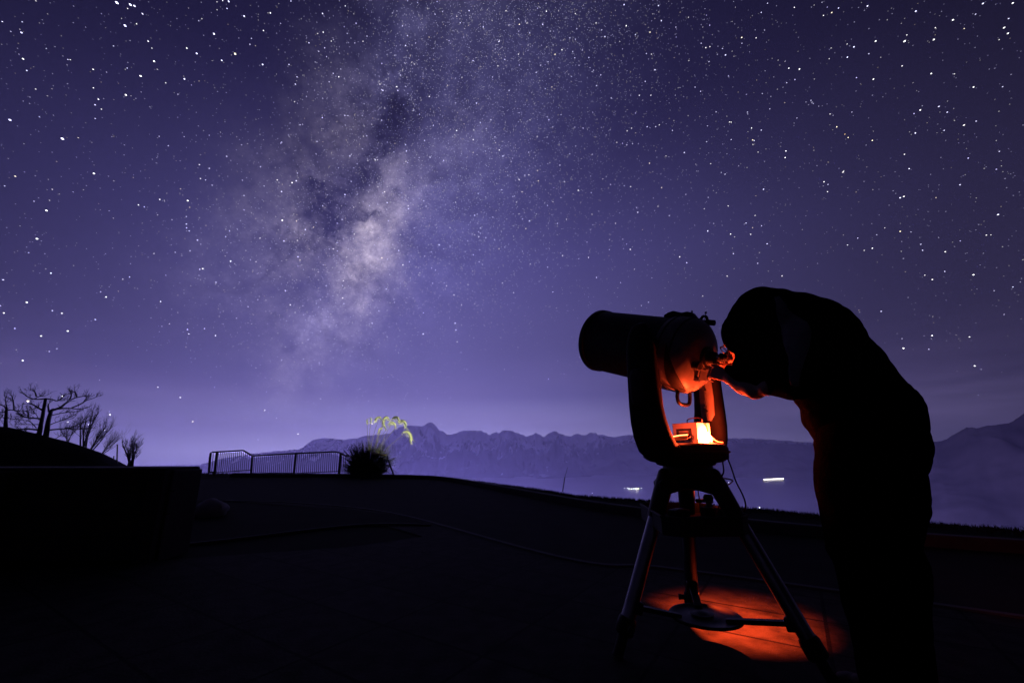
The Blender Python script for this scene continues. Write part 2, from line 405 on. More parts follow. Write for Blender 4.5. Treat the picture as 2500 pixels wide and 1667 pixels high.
STAR_K = .52
def build_sky():
    import bisect
    rnd = random.Random(5)
    verts = []; faces = []; mats = []; cols = []
    # dome
    nu, nv = 96, 48
    for j in range(nv + 1):
        th = PI * j / nv
        for k in range(nu):
            a = 2 * PI * k / nu
            verts.append((SKY_R * max(math.sin(th), 1e-5) * math.cos(a), SKY_R * max(math.sin(th), 1e-5) * math.sin(a), SKY_R * math.cos(th)))
    for j in range(nv):
        for k in range(nu):
            faces.append((j * nu + k, j * nu + (k + 1) % nu, (j + 1) * nu + (k + 1) % nu, (j + 1) * nu + k)); mats.append(0)
    cols += [(0, 0, 0, 1)] * len(verts)
    RS = SKY_R * .97
    ax = V((0, CP, SP))
    def star(dv, rpx, c, st=1.0):
        dv = dv.normalized(); P = dv * RS
        if 0 < dv.z < .3: c = tuple(x * (1 + 2.0 * (1 - dv.z / .3) ** 2) for x in c)
        r = rpx * STAR_K / F * RS * max(.35, dv.dot(ax)) ** 1.3
        rad = (dv - ax * dv.dot(ax))
        rad = (rad - dv * rad.dot(dv))
        if rad.length < 1e-4: rad = V((1, 0, 0))
        rad.normalize(); t = dv.cross(rad).normalized()
        o = len(verts)
        for q in (rad * (r * st), rad * (-r * st), t * r, t * -r, dv * r, dv * -r): verts.append(tuple(P + q)); cols.append(c + (1,))
        for f in ((0, 2, 4), (2, 1, 4), (1, 3, 4), (3, 0, 4), (2, 0, 5), (1, 2, 5), (3, 1, 5), (0, 3, 5)):
            faces.append(tuple(o + i for i in f)); mats.append(1)
    def colour(b):
        k = rnd.random()
        c = (.70, .68, 1.0) if k < .62 else ((1, .97, .95) if k < .88 else ((1, .85, .6) if k < .93 else (.6, .55, 1.0)))
        return tuple(x * b for x in c)
    def stretch(px, py):
        q = math.hypot(px - 1250, py - 700) / 1250
        return 1 + 1.7 * max(0, q - .3) ** 1.2
    def dens(px, py):
        # star density over the sky ahead
        bx = 760 + (1000 - py) * .42
        q = math.exp(-((px - bx) / 420) ** 2) * 1.0 + .42 * math.exp(-((px - 1350) / 420) ** 2 - ((py - 300) / 500) ** 2)
        q += .24
        q *= max(.10, min(1, (1010 - py) / 420)) if py > 590 else 1
        return q
    n = 0
    while n < 12200:
        px = rnd.uniform(-450, 2950); py = rnd.uniform(-600, 1075)
        if rnd.random() > dens(px, py) * .8: continue
        q = rnd.random()
        if py > 860 and rnd.random() < .5: continue
        b = .50 + .9 * q ** 4 if q < .9 else 1.4 + 3.0 * (q - .9) / .1
        if q < .985: star(ray(px, py), 1.05 + .55 * q * q, colour(b), stretch(px, py))
        else: star(ray(px, py), rnd.uniform(1.9, 2.6), colour(2.6), stretch(px, py))
        n += 1
    # grains of the star clouds
    n = 0
    while n < 10000:
        py = rnd.uniform(0, 1040)
        if py > 620 and rnd.random() < ((py - 620) / 420) ** .6: continue
        px = 760 + (1000 - py) * .42 + rnd.gauss(90, 200)
        star(ray(px, py), rnd.uniform(.7, 1.25), colour(rnd.choice((.5, .7, .9, 1.6))), stretch(px, py)); n += 1
    # the rest of the sky, overhead and behind
    n = 0
    while n < 2200:
        a = rnd.uniform(0, 2 * PI); z = rnd.uniform(.02, 1); s = math.sqrt(1 - z * z); dv = V((s * math.cos(a), s * math.sin(a), z))
        if dv.dot(ax) > .55: continue
        star(dv, rnd.uniform(1, 1.8), colour(rnd.uniform(.2, 1.6))); n += 1
    for (x, y, r, c) in BRIGHT: star(ray(x, y), r * .74, {'b': (3.0, 3.0, 4.2), 'w': (4, 4, 4), 'y': (4, 3.5, 2.2), 'o': (2.2, 1.4, .6)}[c], stretch(x, y) * .8 + .1)
    # open clusters: knots of small stars
    for (x, y, w, k) in ((1000, 140, 22, 26), (985, 165, 14, 16), (990, 475, 12, 26), (940, 222, 16, 14), (800, 655, 20, 22), (835, 645, 7, 8), (775, 770, 26, 34), (915, 450, 8, 8), (1980, 251, 7, 9), (1665, 222, 10, 5), (300, 700, 40, 5)):
        for i in range(k): star(ray(rnd.gauss(x, w), rnd.gauss(y, w)), rnd.uniform(.9, 1.7), colour(rnd.uniform(.5, 1.7)), stretch(x, y))
    me = bpy.data.meshes.new('sky'); me.from_pydata(verts, [], faces)
    me.materials.append(sky_material())
    sm = bpy.data.materials.new('starlight'); sm.use_nodes = True; nt = sm.node_tree; nt.nodes.clear()
    at = nt.nodes.new('ShaderNodeAttribute'); at.attribute_name = 'starcol'; e = nt.nodes.new('ShaderNodeEmission'); o_ = nt.nodes.new('ShaderNodeOutputMaterial')
    nt.links.new(at.outputs['Color'], e.inputs['Color']); e.inputs['Strength'].default_value = 1.0; nt.links.new(e.outputs[0], o_.inputs['Surface']); sm.cycles.emission_sampling = 'NONE'
    me.materials.append(sm)
    me.polygons.foreach_set('material_index', mats)
    ca = me.color_attributes.new('starcol', 'FLOAT_COLOR', 'POINT'); flat = [x for c in cols for x in c]; ca.data.foreach_set('color', flat)
    o = bpy.data.objects.new('sky', me); COL.objects.link(o); tag(o, kind='structure')
BRIGHT = [(285, 7, 6.5, 'b'), (318, 12, 5.5, 'b'), (328, 15, 4.5, 'b'), (305, 63, 5.5, 'b'), (152, 339, 6, 'b'), (574, 132, 5.5, 'y'), (522, 83, 4.6, 'b'), (480, 131, 4, 'b'), (376, 150, 4, 'w'),
          (343, 186, 4.3, 'w'), (450, 193, 3.8, 'b'), (307, 232, 4.2, 'w'), (641, 158, 3.8, 'b'), (541, 148, 3.5, 'b'), (24, 293, 4.8, 'b'), (229, 424, 4, 'w'), (458, 490, 3.9, 'w'), (113, 514, 4, 'w'), (90, 583, 4.2, 'w'),
          (689, 538, 4.2, 'w'), (713, 446, 3.2, 'w'), (56, 144, 3.6, 'w'), (52, 80, 3.5, 'b'), (240, 243, 3, 'w'), (558, 4, 4, 'b'), (596, 40, 3.8, 'b'), (660, 32, 3, 'w'), (643, 75, 2.6, 'w'), (827, 188, 2.7, 'w'),
          (789, 79, 2.6, 'w'), (843, 15, 2.4, 'w'), (1334, 28, 2.7, 'w'), (1268, 60, 2.6, 'y'), (1355, 133, 2.8, 'y'), (1372, 122, 2.5, 'w'), (1587, 79, 2.7, 'y'), (1477, 90, 2.6, 'b'), (1243, 221, 2.4, 'b'), (1115, 319, 2.8, 'w'),
          (992, 369, 2.7, 'b'), (1050, 384, 2.5, 'b'), (1083, 392, 2.3, 'b'), (990, 354, 2.4, 'b'), (1561, 233, 2.3, 'w'), (1589, 233, 2.2, 'w'), (1811, 92, 3.2, 'y'), (1952, 169, 3.3, 'w'), (1926, 167, 2.6, 'w'), (2209, 101, 4.6, 'w'),
          (2138, 101, 3.6, 'w'), (2280, 97, 3.4, 'w'), (2085, 115, 3, 'b'), (2069, 140, 2.9, 'b'), (2118, 15, 3.2, 'b'), (2236, 28, 3.3, 'b'), (2327, 49, 3.4, 'w'), (2400, 9, 3.2, 'b'), (2452, 68, 3.4, 'w'), (2473, 8, 3.2, 'w'),
          (2461, 82, 3.2, 'w'), (2043, 310, 2.6, 'y'), (2063, 328, 2.4, 'o'), (2071, 336, 2.4, 'y'), (2130, 343, 2.6, 'y'), (1919, 369, 2.7, 'w'), (1917, 385, 2.9, 'w'), (1838, 342, 2.6, 'y'), (1835, 313, 2.3, 'w'), (2235, 325, 2.9, 'b'),
          (2247, 269, 3.2, 'w'), (2377, 213, 3, 'w'), (2274, 180, 3, 'w'), (1728, 564, 3.4, 'b'), (1833, 572, 2.4, 'w'), (2012, 444, 2.6, 'w'), (2198, 483, 3.2, 'b'), (2437, 524, 3.4, 'b'), (2198, 565, 2.8, 'y'), (2220, 412, 2.8, 'b'),
          (2377, 671, 3.6, 'w'), (2130, 606, 2.8, 'w'), (1072, 598, 3.2, 'b'), (1033, 815, 3.4, 'b'), (1111, 789, 3, 'b'), (2206, 850, 3.6, 'w'), (2276, 819, 3.2, 'w'), (2380, 893, 2.8, 'w'), (68, 979, 4.5, 'y'), (152, 967, 3.8, 'w'),
          (65, 738, 3.6, 'w'), (165, 808, 3.2, 'w'), (470, 1029, 3.2, 'y'), (268, 1012, 3.2, 'w'), (563, 638, 3, 'w'), (259, 725, 3, 'w'), (124, 667, 2.6, 'w'), (440, 970, 2.6, 'w'), (646, 1001, 2.2, 'w'), (392, 736, 3, 'w'), (526, 819, 2.8, 'w'),
          (100, 820, 3, 'w'), (165, 1030, 3, 'w'), (255, 1050, 3, 'w'), (216, 1036, 2.6, 'w'), (9, 764, 3, 'w'), (385, 945, 2.5, 'w'), (55, 880, 3, 'w')]
build_sky()

# ================================================================== LAND
EDGE = [(-11.84, 17.09), (-5.21, 16.23), (-1.91, 13.91), (0.0, 11.2), (1.21, 8.88), (2.48, 7.83), (4.19, 6.23), (5.05, 5.49), (5.66, 5.09)]
epts = sorted([(math.degrees(math.atan2(x, y)), math.hypot(x, y)) for x, y in EDGE])
epts = [(-180, 9), (-120, 14), (-80, 24), (-50, 23), (-40, 21.3)] + epts + [(60, 7.2), (90, 7.0), (140, 8), (180, 9)]
def build_ground():
    mb = MB(); NA = 720; radii = [0, .2, .4, .6, .75, .86, .94, .98, 1.0]
    outer = [.25, .6, 1.2, 2.5, 5, 9, 16, 30, 60, 120, 240, 420, 640, 820, 900]
    vs = []; n = NA
    for i in range(NA):
        a = -180 + 360 * i / NA; re = interp(epts, a) + .06 * noise.noise(V((a * .9, 3, 0))) 
        ar = R(a); dx, dy = math.sin(ar), math.cos(ar)
        row = []
        for q in radii[1:]:
            r = re * q; z = -0.0
            if q > .93: z = .02 * noise.noise(V((dx * r * 3, dy * r * 3, 0)))
            row.append((dx * r, dy * r, z))
        for q in outer:
            r = re + q; z = -q * .52 - .25 * min(q, 2) + min(q, 60) * .12 * noise.noise(V((dx * r / 14, dy * r / 14, 1.5)))
            row.append((dx * r, dy * r, max(z, -420)))
        vs += row
    w = len(radii) - 1 + len(outer)
    mb.v = [V(p) for p in vs] + [V((0, 0, 0))]
    c = len(mb.v) - 1
    for i in range(NA):
        j = (i + 1) % NA
        mb.f.append((c, j * w, i * w))
        for k in range(w - 1): mb.f.append((i * w + k, j * w + k, j * w + k + 1, i * w + k + 1))
    tag(mb.build('ground', 'soil', recalc=True), kind='structure')
build_ground()
# short turf on the rim so that the skyline is a grass edge
def build_turf():
    rnd = random.Random(3); mb = MB()
    for i in range(9000):
        a = rnd.uniform(-36, 50); re = interp(epts, a); r = re - abs(rnd.gauss(0, .22)) + .05
        x, y = math.sin(R(a)) * r, math.cos(R(a)) * r
        h = rnd.uniform(.012, .035) * (1 + r / 16); t = rnd.uniform(0, 2 * PI); w = .004 + .0006 * r
        dx, dy = math.cos(t) * w, math.sin(t) * w; lx, ly = rnd.gauss(0, .3) * h, rnd.gauss(0, .3) * h
        mb.add([(x - dx, y - dy, -.02), (x + dx, y + dy, -.02), (x + lx, y + ly, h)], [(0, 1, 2)])
    o = mb.build('grass', 'leaf', smooth=False, recalc=False); tag(o, 'short dark turf along the rim of the hilltop terrace', 'grass', kind='stuff')
build_turf()

def sheet(name, pts, z, m, th=.0):
    mb = MB(); n = len(pts); mb.add([(x, y, z) for x, y in pts], [tuple(range(n))])
    o = mb.build(name, m, smooth=False); 
    me = o.data
    if me.polygons[0].normal.z < 0: me.flip_normals()
    return tag(o, kind='structure')
K1 = [(-9.5, 15.1), (-5.6, 14.9), (-3.28, 14.32), (-1.78, 12.98), (0.24, 8.88), (1.47, 6.56), (2.87, 4.96), (3.86, 4.29), (4.41, 4.01), (5.2, 3.6)]
K2 = [(-5.0, 7.9), (-3.6, 7.6), (-1.7, 6.4), (0.37, 3.84), (1.07, 3.52), (1.94, 3.0), (3.4, 2.0), (4.2, 1.2)]
k1s = [(p.x, p.y) for p in smooth_path([V((x, y, 0)) for x, y in K1])]
k2s = [(p.x, p.y) for p in smooth_path([V((x, y, 0)) for x, y in K2])]
sheet('path', k1s + [(5.6, 2.4), (4.6, 1.4)] + k2s[::-1] + [(-9.5, 8.2)], .004, 'asphalt')
sheet('paving', k2s + [(4.4, -3), (-6, -3), (-6, 3.2), (-3.4, 3.45), (-2.4, 3.9), (-1.5, 4.2), (-.9, 4.7), (-2.9, 7.0)], .008, 'paving')
BED = [(-3.6, 4.0), (-2.95, 4.34), (-1.81, 5.35), (-.95, 5.35), (-1.4, 6.0), (-2.6, 6.9), (-4.2, 7.2), (-6.5, 7.0), (-6.5, 4.2)]
sheet('garden_bed', BED, .016, 'soil')
def strip(name, pts, w, z0, z1, m, label=None, cat=None):
    mb = MB(); rings = []
    for i, p in enumerate(pts):
        a = V(pts[max(i - 1, 0)]).to_3d() if len(pts[0]) == 3 else V((*pts[max(i - 1, 0)], 0)); b = V((*pts[min(i + 1, len(pts) - 1)], 0))
        d = (b - a).normalized(); n = V((-d.y, d.x, 0)); P = V((p[0], p[1], 0))
        c = .012
        rings.append([P - n * (w / 2) + V((0, 0, z0)), P - n * (w / 2) + V((0, 0, z1 - c)), P - n * (w / 2 - c) + V((0, 0, z1)), P + n * (w / 2 - c) + V((0, 0, z1)), P + n * (w / 2) + V((0, 0, z1 - c)), P + n * (w / 2) + V((0, 0, z0))])
    mb.loft(rings); return mb.build(name, m)
tag(strip('kerb', k1s, .13, -.02, .11, 'concrete'), kind='structure')
tag(strip('path_edging', k2s, .07, -.02, .018, 'concrete'), kind='structure')
tag(strip('bed_edging', [(p.x, p.y) for p in smooth_path([V((x, y, 0)) for x, y in BED[:4]])], .06, -.02, .026, 'wood'), kind='structure')

# lake
mb = MB(); nn = 64
mb.add([(math.cos(2 * PI * k / nn) * 16500, math.sin(2 * PI * k / nn) * 16500, -400) for k in range(nn)], [tuple(range(nn))])
tag(mb.build('lake', 'water', smooth=False), kind='structure')

# mountains: ridge outline seen over the terrace, each with a real distance
def ridged(v, oct=5):
    s = 0; a = 1; t = 0; w = 1.0
    for i in range(oct):
        n = 1 - abs(noise.noise(v)) * 2; n = n * n; s += a * n * w; t += a; w = min(1, max(0, n * 1.4)); a *= .5; v = v * 2.07 + V((3.1, 1.3, .7))
    return s / t
def range_mesh(name, prof, Dr, Db, m, rough, step=2.0, back=2500, shore_y=None, seed=0.0, nt=56, power=1.0, jag=1.0):
    x0, x1 = prof[0][0], prof[-1][0]; mb = MB(); cols = int((x1 - x0) / step) + 1; rows = nt + 8
    for i in range(cols):
        px = x0 + (x1 - x0) * i / (cols - 1); y = interp(prof, px)
        y += jag * (4.6 * (abs(noise.noise(V((px * .075, seed, 0)))) - .2) + 3.4 * (abs(noise.noise(V((px * .21, seed, 4)))) - .2))
        d = ray(px, y); dh = math.hypot(d.x, d.y); ux, uy = d.x / dh, d.y / dh
        dr = Dr + 900 * noise.noise(V((px * .006, seed, 2)))
        db = Db + 220 * noise.noise(V((px * .008, seed, 7)))
        if name == 'mountain_range': db += 1500 * min(1, max(0, (px - 1350) / 300))
        zr = H + d.z / dh * dr
        for j in range(rows):
            if j <= nt:
                t = j / nt; D = db + (dr - db) * t
                P = V((ux * D, uy * D, 0))
                g = t ** power
                rn = ridged(V((P.x / 1000, P.y / 2100, seed))) - .45
                z = -402 + (zr + 402) * g + rough * rn * math.sin(PI * min(1, t * 1.0)) ** .7 * (1.0 if t < 1 else 0)
                # keep below the sight line to the crest
                zs = H + (zr - H) * D / dr
                lim = zs - (1 - t) * 30
                if t < 1 and z > lim: z = lim - .35 * (z - lim) * 0.5
            else:
                k = (j - nt) / 8; D = dr + back * k; z = zr - (zr + 402) * k ** 1.2
            mb.v.append(V((ux * D, uy * D, z)))
    for i in range(cols - 1):
        for j in range(rows - 1):
            mb.f.append((i * rows + j, (i + 1) * rows + j, (i + 1) * rows + j + 1, i * rows + j + 1))
    o = mb.build(name, m, angle=180); tag(o, kind='structure'); return o
FAR = [(470, 1140), (540, 1120), (615, 1108), (721, 1097), (732, 1096), (748, 1085), (765, 1074), (787, 1070), (808, 1071), (841, 1074), (868, 1070), (895, 1064), (950, 1059), (963, 1048), (978, 1041), (991, 1038), (1010, 1040), (1029, 1041),
       (1038, 1038), (1045, 1032), (1053, 1032), (1060, 1034), (1072, 1049), (1080, 1053), (1092, 1061), (1113, 1059), (1126, 1052), (1145, 1051), (1161, 1050), (1179, 1052), (1188, 1058), (1196, 1062), (1205, 1056), (1211, 1055), (1217, 1057), (1225, 1052), (1232, 1050),
       (1250, 1052), (1262, 1057), (1277, 1061), (1285, 1067), (1296, 1062), (1308, 1057), (1316, 1060), (1327, 1068), (1340, 1058), (1354, 1052), (1365, 1057), (1382, 1064), (1395, 1066), (1401, 1062), (1408, 1059), (1416, 1060), (1427, 1063), (1436, 1058), (1445, 1056),
       (1455, 1058), (1464, 1062), (1472, 1061), (1483, 1065), (1500, 1068), (1515, 1064), (1527, 1062), (1548, 1063), (1600, 1066), (1650, 1068), (1700, 1067), (1780, 1070), (1832, 1070), (1900, 1075), (1980, 1080), (2100, 1082), (2280, 1078), (2380, 1072)]
range_mesh('mountain_range', FAR, 11500, 6900, 'mountain', 700, step=1.6, seed=1.0, power=.9)
NEARR = [(1290, 1192), (1360, 1165), (1430, 1128), (1490, 1095), (1540, 1080), (1600, 1078), (1680, 1076), (1760, 1079), (1850, 1083), (1920, 1083), (1990, 1084), (2120, 1079), (2280, 1079), (2400, 1074)]
range_mesh('near_ridge', NEARR, 9800, 7800, 'forest', 150, jag=.3, step=3, seed=4.0, power=.85)
RIGHT = [(2120, 1155), (2200, 1110), (2277, 1078), (2300, 1077), (2316, 1069), (2330, 1060), (2346, 1052), (2360, 1043), (2372, 1043), (2386, 1046), (2394, 1044), (2403, 1040), (2430, 1038), (2466, 1032), (2485, 1020), (2500, 1009), (2600, 960), (2800, 930), (3000, 940), (3300, 965), (3700, 1010), (4200, 1060), (4800, 1115), (5300, 1165)]
range_mesh('hills', RIGHT, 5200, 3700, 'forest', 130, jag=.7, step=6, seed=9.0, power=.8, back=1500)

# haze: one box of thin air round the land
mb = MB(); mb.box((0, 0, 200), (34000, 34000, 1310))
hz = mb.build('haze', 'soil', smooth=False)
hm = bpy.data.materials.new('haze_air'); hm.use_nodes = True; nt = hm.node_tree; nt.nodes.clear()
pv = nt.nodes.new('ShaderNodeVolumePrincipled'); pv.inputs['Color'].default_value = (.80, .75, 1, 1); pv.inputs['Density'].default_value = 4.8e-5; pv.inputs['Anisotropy'].default_value = .84
ou = nt.nodes.new('ShaderNodeOutputMaterial'); nt.links.new(pv.outputs[0], ou.inputs['Volume'])
hz.data.materials.clear(); hz.data.materials.append(hm); tag(hz, kind='stuff', label='thin violet night haze over the lake and mountains', cat='haze')

# mound on the left behind the wall
MND = [(-300, 1020), (-120, 1030), (0, 1041), (25, 1043), (60, 1052), (110, 1065), (150, 1076), (180, 1085), (225, 1101), (250, 1114), (280, 1138), (330, 1175)]
mb = MB(); MY = 18.0; nx, ny = 80, 24
for i in range(nx + 1):
    px = -300 + 630 * i / nx; P = atY(px, interp(MND, px), MY)
    for j in range(ny + 1):
        t = -1 + 2 * j / ny; wdt = 5.0
        z = (P.z + .4) * math.exp(-(t * 1.7) ** 2) - .4
        f = (MY + t * wdt) / MY
        mb.v.append(V((P.x * (1 + (f - 1) * .4), MY + t * wdt, z + .03 * noise.noise(V((P.x, t * 4, 0))))))
for i in range(nx):
    for j in range(ny): mb.f.append((i * (ny + 1) + j, (i + 1) * (ny + 1) + j, (i + 1) * (ny + 1) + j + 1, i * (ny + 1) + j + 1))
tag(mb.build('mound', 'soil'), kind='structure')

# ------------------------------------------------------------------ bare trees on the mound
def zp(x, y, Y=MY, dy=0.0): # zoomed pixel of the tree picture
    return atY(x / 5.88, 900 + y / 5.88, Y + dy)
def twigs(mb, p, d, L, r, depth, rnd, spread=.5, up=.15):
    d = d.normalized(); n = 3; pts = [p.copy()]; q = p.copy(); dd = d.copy()
    for i in range(n):
        dd = (dd + V((rnd.gauss(0, .18), rnd.gauss(0, .18), rnd.gauss(up * .4, .14)))).normalized(); q = q + dd * (L / n); pts.append(q.copy())
    mb.tube(pts, [r, r * .8, r * .6, r * .4], 4)
    if depth > 0:
        for k in range(rnd.choice((2, 3))):
            f = rnd.uniform(.35, 1); b = p.lerp(q, f)
            nd = (dd + V((rnd.gauss(0, spread), rnd.gauss(0, spread), rnd.gauss(up, spread * .7)))).normalized()
            twigs(mb, b, nd, L * rnd.uniform(.5, .75), r * .55, depth - 1, rnd, spread, up)
def limb_tree(name, base, trunks, limbs, label, seed):
    rnd = random.Random(seed); root = empty(name, base, label, 'tree', 'bare trees on the mound')
    t = MB()
    for pts, w in trunks:
        P = smooth_path([zp(*q) for q in pts], 4); n = len(P)
        t.tube(P, [w * (1 - .45 * i / n) for i in range(n)], 8)
    t.build('trunk', 'bark', root)
    c = MB()
    for pts, w in limbs:
        dy = rnd.uniform(-.35, .35)
        P = [zp(x, y, dy=dy * i / max(1, len(pts) - 1)) for i, (x, y) in enumerate(pts)]
        P = smooth_path(P, 4); n = len(P)
        c.tube(P, [w * (1 - .65 * i / n) for i in range(n)], 6)
        for k in range(8):
            i = rnd.randrange(n // 3, n); d = P[i] - P[max(0, i - 2)]
            twigs(c, P[i], (d.normalized() + V((rnd.gauss(0, .6), rnd.gauss(0, .6), rnd.gauss(.3, .5)))), rnd.uniform(.12, .28), .010, 2, rnd)
    c.build('crown', 'bark', root); return root
limb_tree('bare_tree', zp(610, 990),
    [([(550, 1010), (575, 860), (605, 720), (630, 560), (655, 425)], .085), ([(650, 1010), (675, 860), (695, 740), (735, 610), (770, 585)], .095)],
    [([(655, 430), (560, 440), (470, 430), (390, 400), (330, 350)], .035), ([(500, 430), (560, 400), (640, 395)], .03), ([(520, 400), (495, 330), (440, 310)], .03),
     ([(620, 600), (560, 570), (480, 520), (410, 500)], .045), ([(560, 560), (480, 575), (410, 570)], .02), ([(660, 430), (740, 440), (820, 460), (870, 425)], .03), ([(820, 460), (890, 430)], .03),
     ([(740, 600), (860, 560), (940, 500), (1020, 445), (1120, 410), (1230, 390)], .055), ([(990, 460), (1020, 390), (1020, 350)], .035), ([(1100, 410), (1080, 350), (1060, 330)], .035), ([(770, 590), (900, 570), (1030, 570), (1150, 580), (1260, 550)], .04),
     ([(1030, 560), (1150, 510), (1230, 460), (1320, 430), (1390, 400)], .03), ([(1190, 490), (1230, 430), (1250, 400)], .025), ([(700, 680), (800, 655), (930, 630), (1100, 615), (1200, 585)], .025), ([(590, 720), (500, 710), (430, 710), (330, 680), (270, 640)], .04),
     ([(400, 700), (400, 620), (330, 610)], .035), ([(700, 810), (800, 770), (900, 740), (1060, 710)], .022), ([(860, 750), (950, 710), (1030, 685)], .02), ([(690, 880), (800, 870), (930, 860), (1060, 830), (1150, 780), (1240, 750)], .035), ([(940, 850), (1100, 870), (1280, 860)], .03),
     ([(1160, 870), (1160, 800), (1200, 740)], .025), ([(580, 880), (470, 870), (350, 865), (200, 870)], .045), ([(560, 800), (430, 800), (240, 795)], .022), ([(520, 850), (430, 760), (330, 740), (150, 720)], .018), ([(720, 1020), (800, 1000), (860, 965), (910, 960)], .014),
     ([(700, 620), (690, 540), (700, 500)], .04), ([(560, 740), (520, 660), (490, 640)], .015), ([(600, 900), (500, 930), (380, 910), (350, 920)], .018)],
    'bare twin-trunked tree with flat spreading limbs, largest on the mound', 21)
limb_tree('bare_tree', zp(80, 850), [([(75, 880), (85, 700), (95, 560)], .07)],
    [([(95, 600), (60, 540), (10, 520), (-60, 500)], .03), ([(95, 600), (150, 590), (230, 600), (330, 620)], .03), ([(200, 600), (190, 480), (170, 390)], .03), ([(90, 640), (40, 620), (-20, 640)], .025), ([(90, 700), (160, 720), (250, 715)], .02),
     ([(230, 640), (310, 670), (390, 660)], .025), ([(85, 740), (40, 700), (-30, 720)], .02), ([(95, 560), (80, 470), (90, 380)], .025)],
    'bare tree cut by the left edge of the view, on the mound top', 22)
def shrub(name, px, py, spec, label, seed, dy=.6, w=.02):
    rnd = random.Random(seed); base = zp(px, py, dy=dy); root = empty(name, base, label, 'tree', 'bare trees on the mound')
    t = MB(); c = MB()
    for (x, y) in spec:
        end = zp(x, y, dy=dy + rnd.uniform(-.3, .3)); b = base + V((rnd.uniform(-.08, .08), rnd.uniform(-.1, .1), -.1)); mid = b.lerp(end, .5) + V((rnd.gauss(0, .05), 0, .04))
        P = smooth_path([b, mid, end], 5); n = len(P); t.tube(P[:6], [w * (1 - .06 * i) for i in range(6)], 6)
        c.tube(P[5:], [w * .7 * (1 - .1 * i) for i in range(n - 5)], 5)
        for k in range(15):
            i = rnd.randrange(3, n); d = (P[i] - P[i - 1]).normalized()
            twigs(c, P[i], d + V((rnd.gauss(0, .25), rnd.gauss(0, .25), .3)), rnd.uniform(.15, .4), w * .22, 3, rnd, .3, .3)
    t.build('trunk', 'bark', root); c.build('crown', 'bark', root)
shrub('bare_tree', 1190, 1150, [(1150, 800), (1240, 700), (1330, 620), (1400, 650), (1340, 720)], 'slender bare tree with upswept twigs right of the big spreading tree', 31, w=.035)
shrub('bare_tree', 1290, 1190, [(1430, 900), (1520, 830), (1570, 880), (1500, 960)], 'bare tree leaning right, halfway down the mound slope', 32, w=.03)
shrub('bare_tree', 1420, 1240, [(1560, 1090), (1640, 1010), (1690, 1030), (1600, 1130)], 'low bare tree leaning far right near the foot of the mound', 33, w=.018)
shrub('bare_tree', 950, 1100, [(870, 900), (960, 860), (1050, 900), (1090, 880)], 'thin upright bare tree close behind the big spreading tree', 34, w=.018)
shrub('bare_tree', 1860, 1420, [(1760, 1100), (1840, 1180), (1900, 1100), (1930, 1060), (1960, 1150), (1880, 1150)], 'small lone bare tree standing clear right of the mound', 35, dy=1.5, w=.045)
for i, (x, yt, yb, r, lab) in enumerate(((1632, 1255, 1440, .022, 'short dark post at the foot of the mound'), (1683, 1090, 1440, .026, 'tall thin dark pole beside the short post near the mound'))):
    o = MB().tube([zp(x - 8, yb, dy=.5), zp(x, yt, dy=.5)], [r, r * .8], 8)
    o.add(*((lambda q: (q.v, q.f))(MB().ell(zp(x, yt, dy=.5), r * 1.25, r * 1.25, r * .6, nu=8, nv=5)))); o = o.build('garden_pole', 'bark')
    tag(o, lab, 'pole')

# ------------------------------------------------------------------ low timber wall on the left
wb = gnd(480, 1372)
WL = empty('timber_wall', V((-2.5, 3.75, 0)), 'low dark timber retaining wall with cap boards at the left edge', 'wall')
X0, X1 = -9.0, -2.69; wy = 3.72; top = .71
def wx(px, py, Y): return atY(px, py, Y)
pR = atY(490, 1142, wy); pR.x = atY(496, 1142, wy + .34).x
X1 = pR.x; top = pR.z
mb = MB(); mb.box(((X0 + X1) / 2, wy + .185, top / 2 - .02), (X1 - X0, .31, top)); mb.build('wall_core', 'wood', WL, bevel=.01)
capz = top - .008
mb = MB(); mb.box(((X0 + X1) / 2 - .03, wy + .16, capz - .01), (X1 - X0 - .02, .40, .04)); mb.build('cap_board', 'wood', WL, bevel=.008)
for k in range(4):
    z = .09 + k * .175
    mb = MB(); mb.box(((X0 + X1) / 2, wy + .012, z), (X1 - X0 + .01, .045, .165)); mb.build('plank', 'wood', WL, bevel=.006)
for x in (X1 - .08, X1 - 1.35, X1 - 2.6, X1 - 3.85):
    mb = MB(); mb.box((x, wy - .045, top / 2 - .015), (.13, .07, top - .02)); mb.build('post', 'wood', WL, bevel=.008)

# boulders on the bed
for i, (px, py, r, sd, lab) in enumerate(((508, 1262, .2, 1, 'pale boulder beside the right end of the timber wall'), (535, 1250, .13, 2, 'smaller flat boulder right of the pale one by the wall'))):
    g_ = gnd(px, py); mb = MB().ell((g_.x, g_.y, r * .35), r, r * .8, r * .7, nu=14, nv=10)
    for v in mb.v: v += (v - V((g_.x, g_.y, 0))) * (.35 * noise.noise(v * 4 + V((sd, 0, 0))))
    tag(mb.build('boulder', 'stone'), lab, 'rock', 'boulders by the wall')

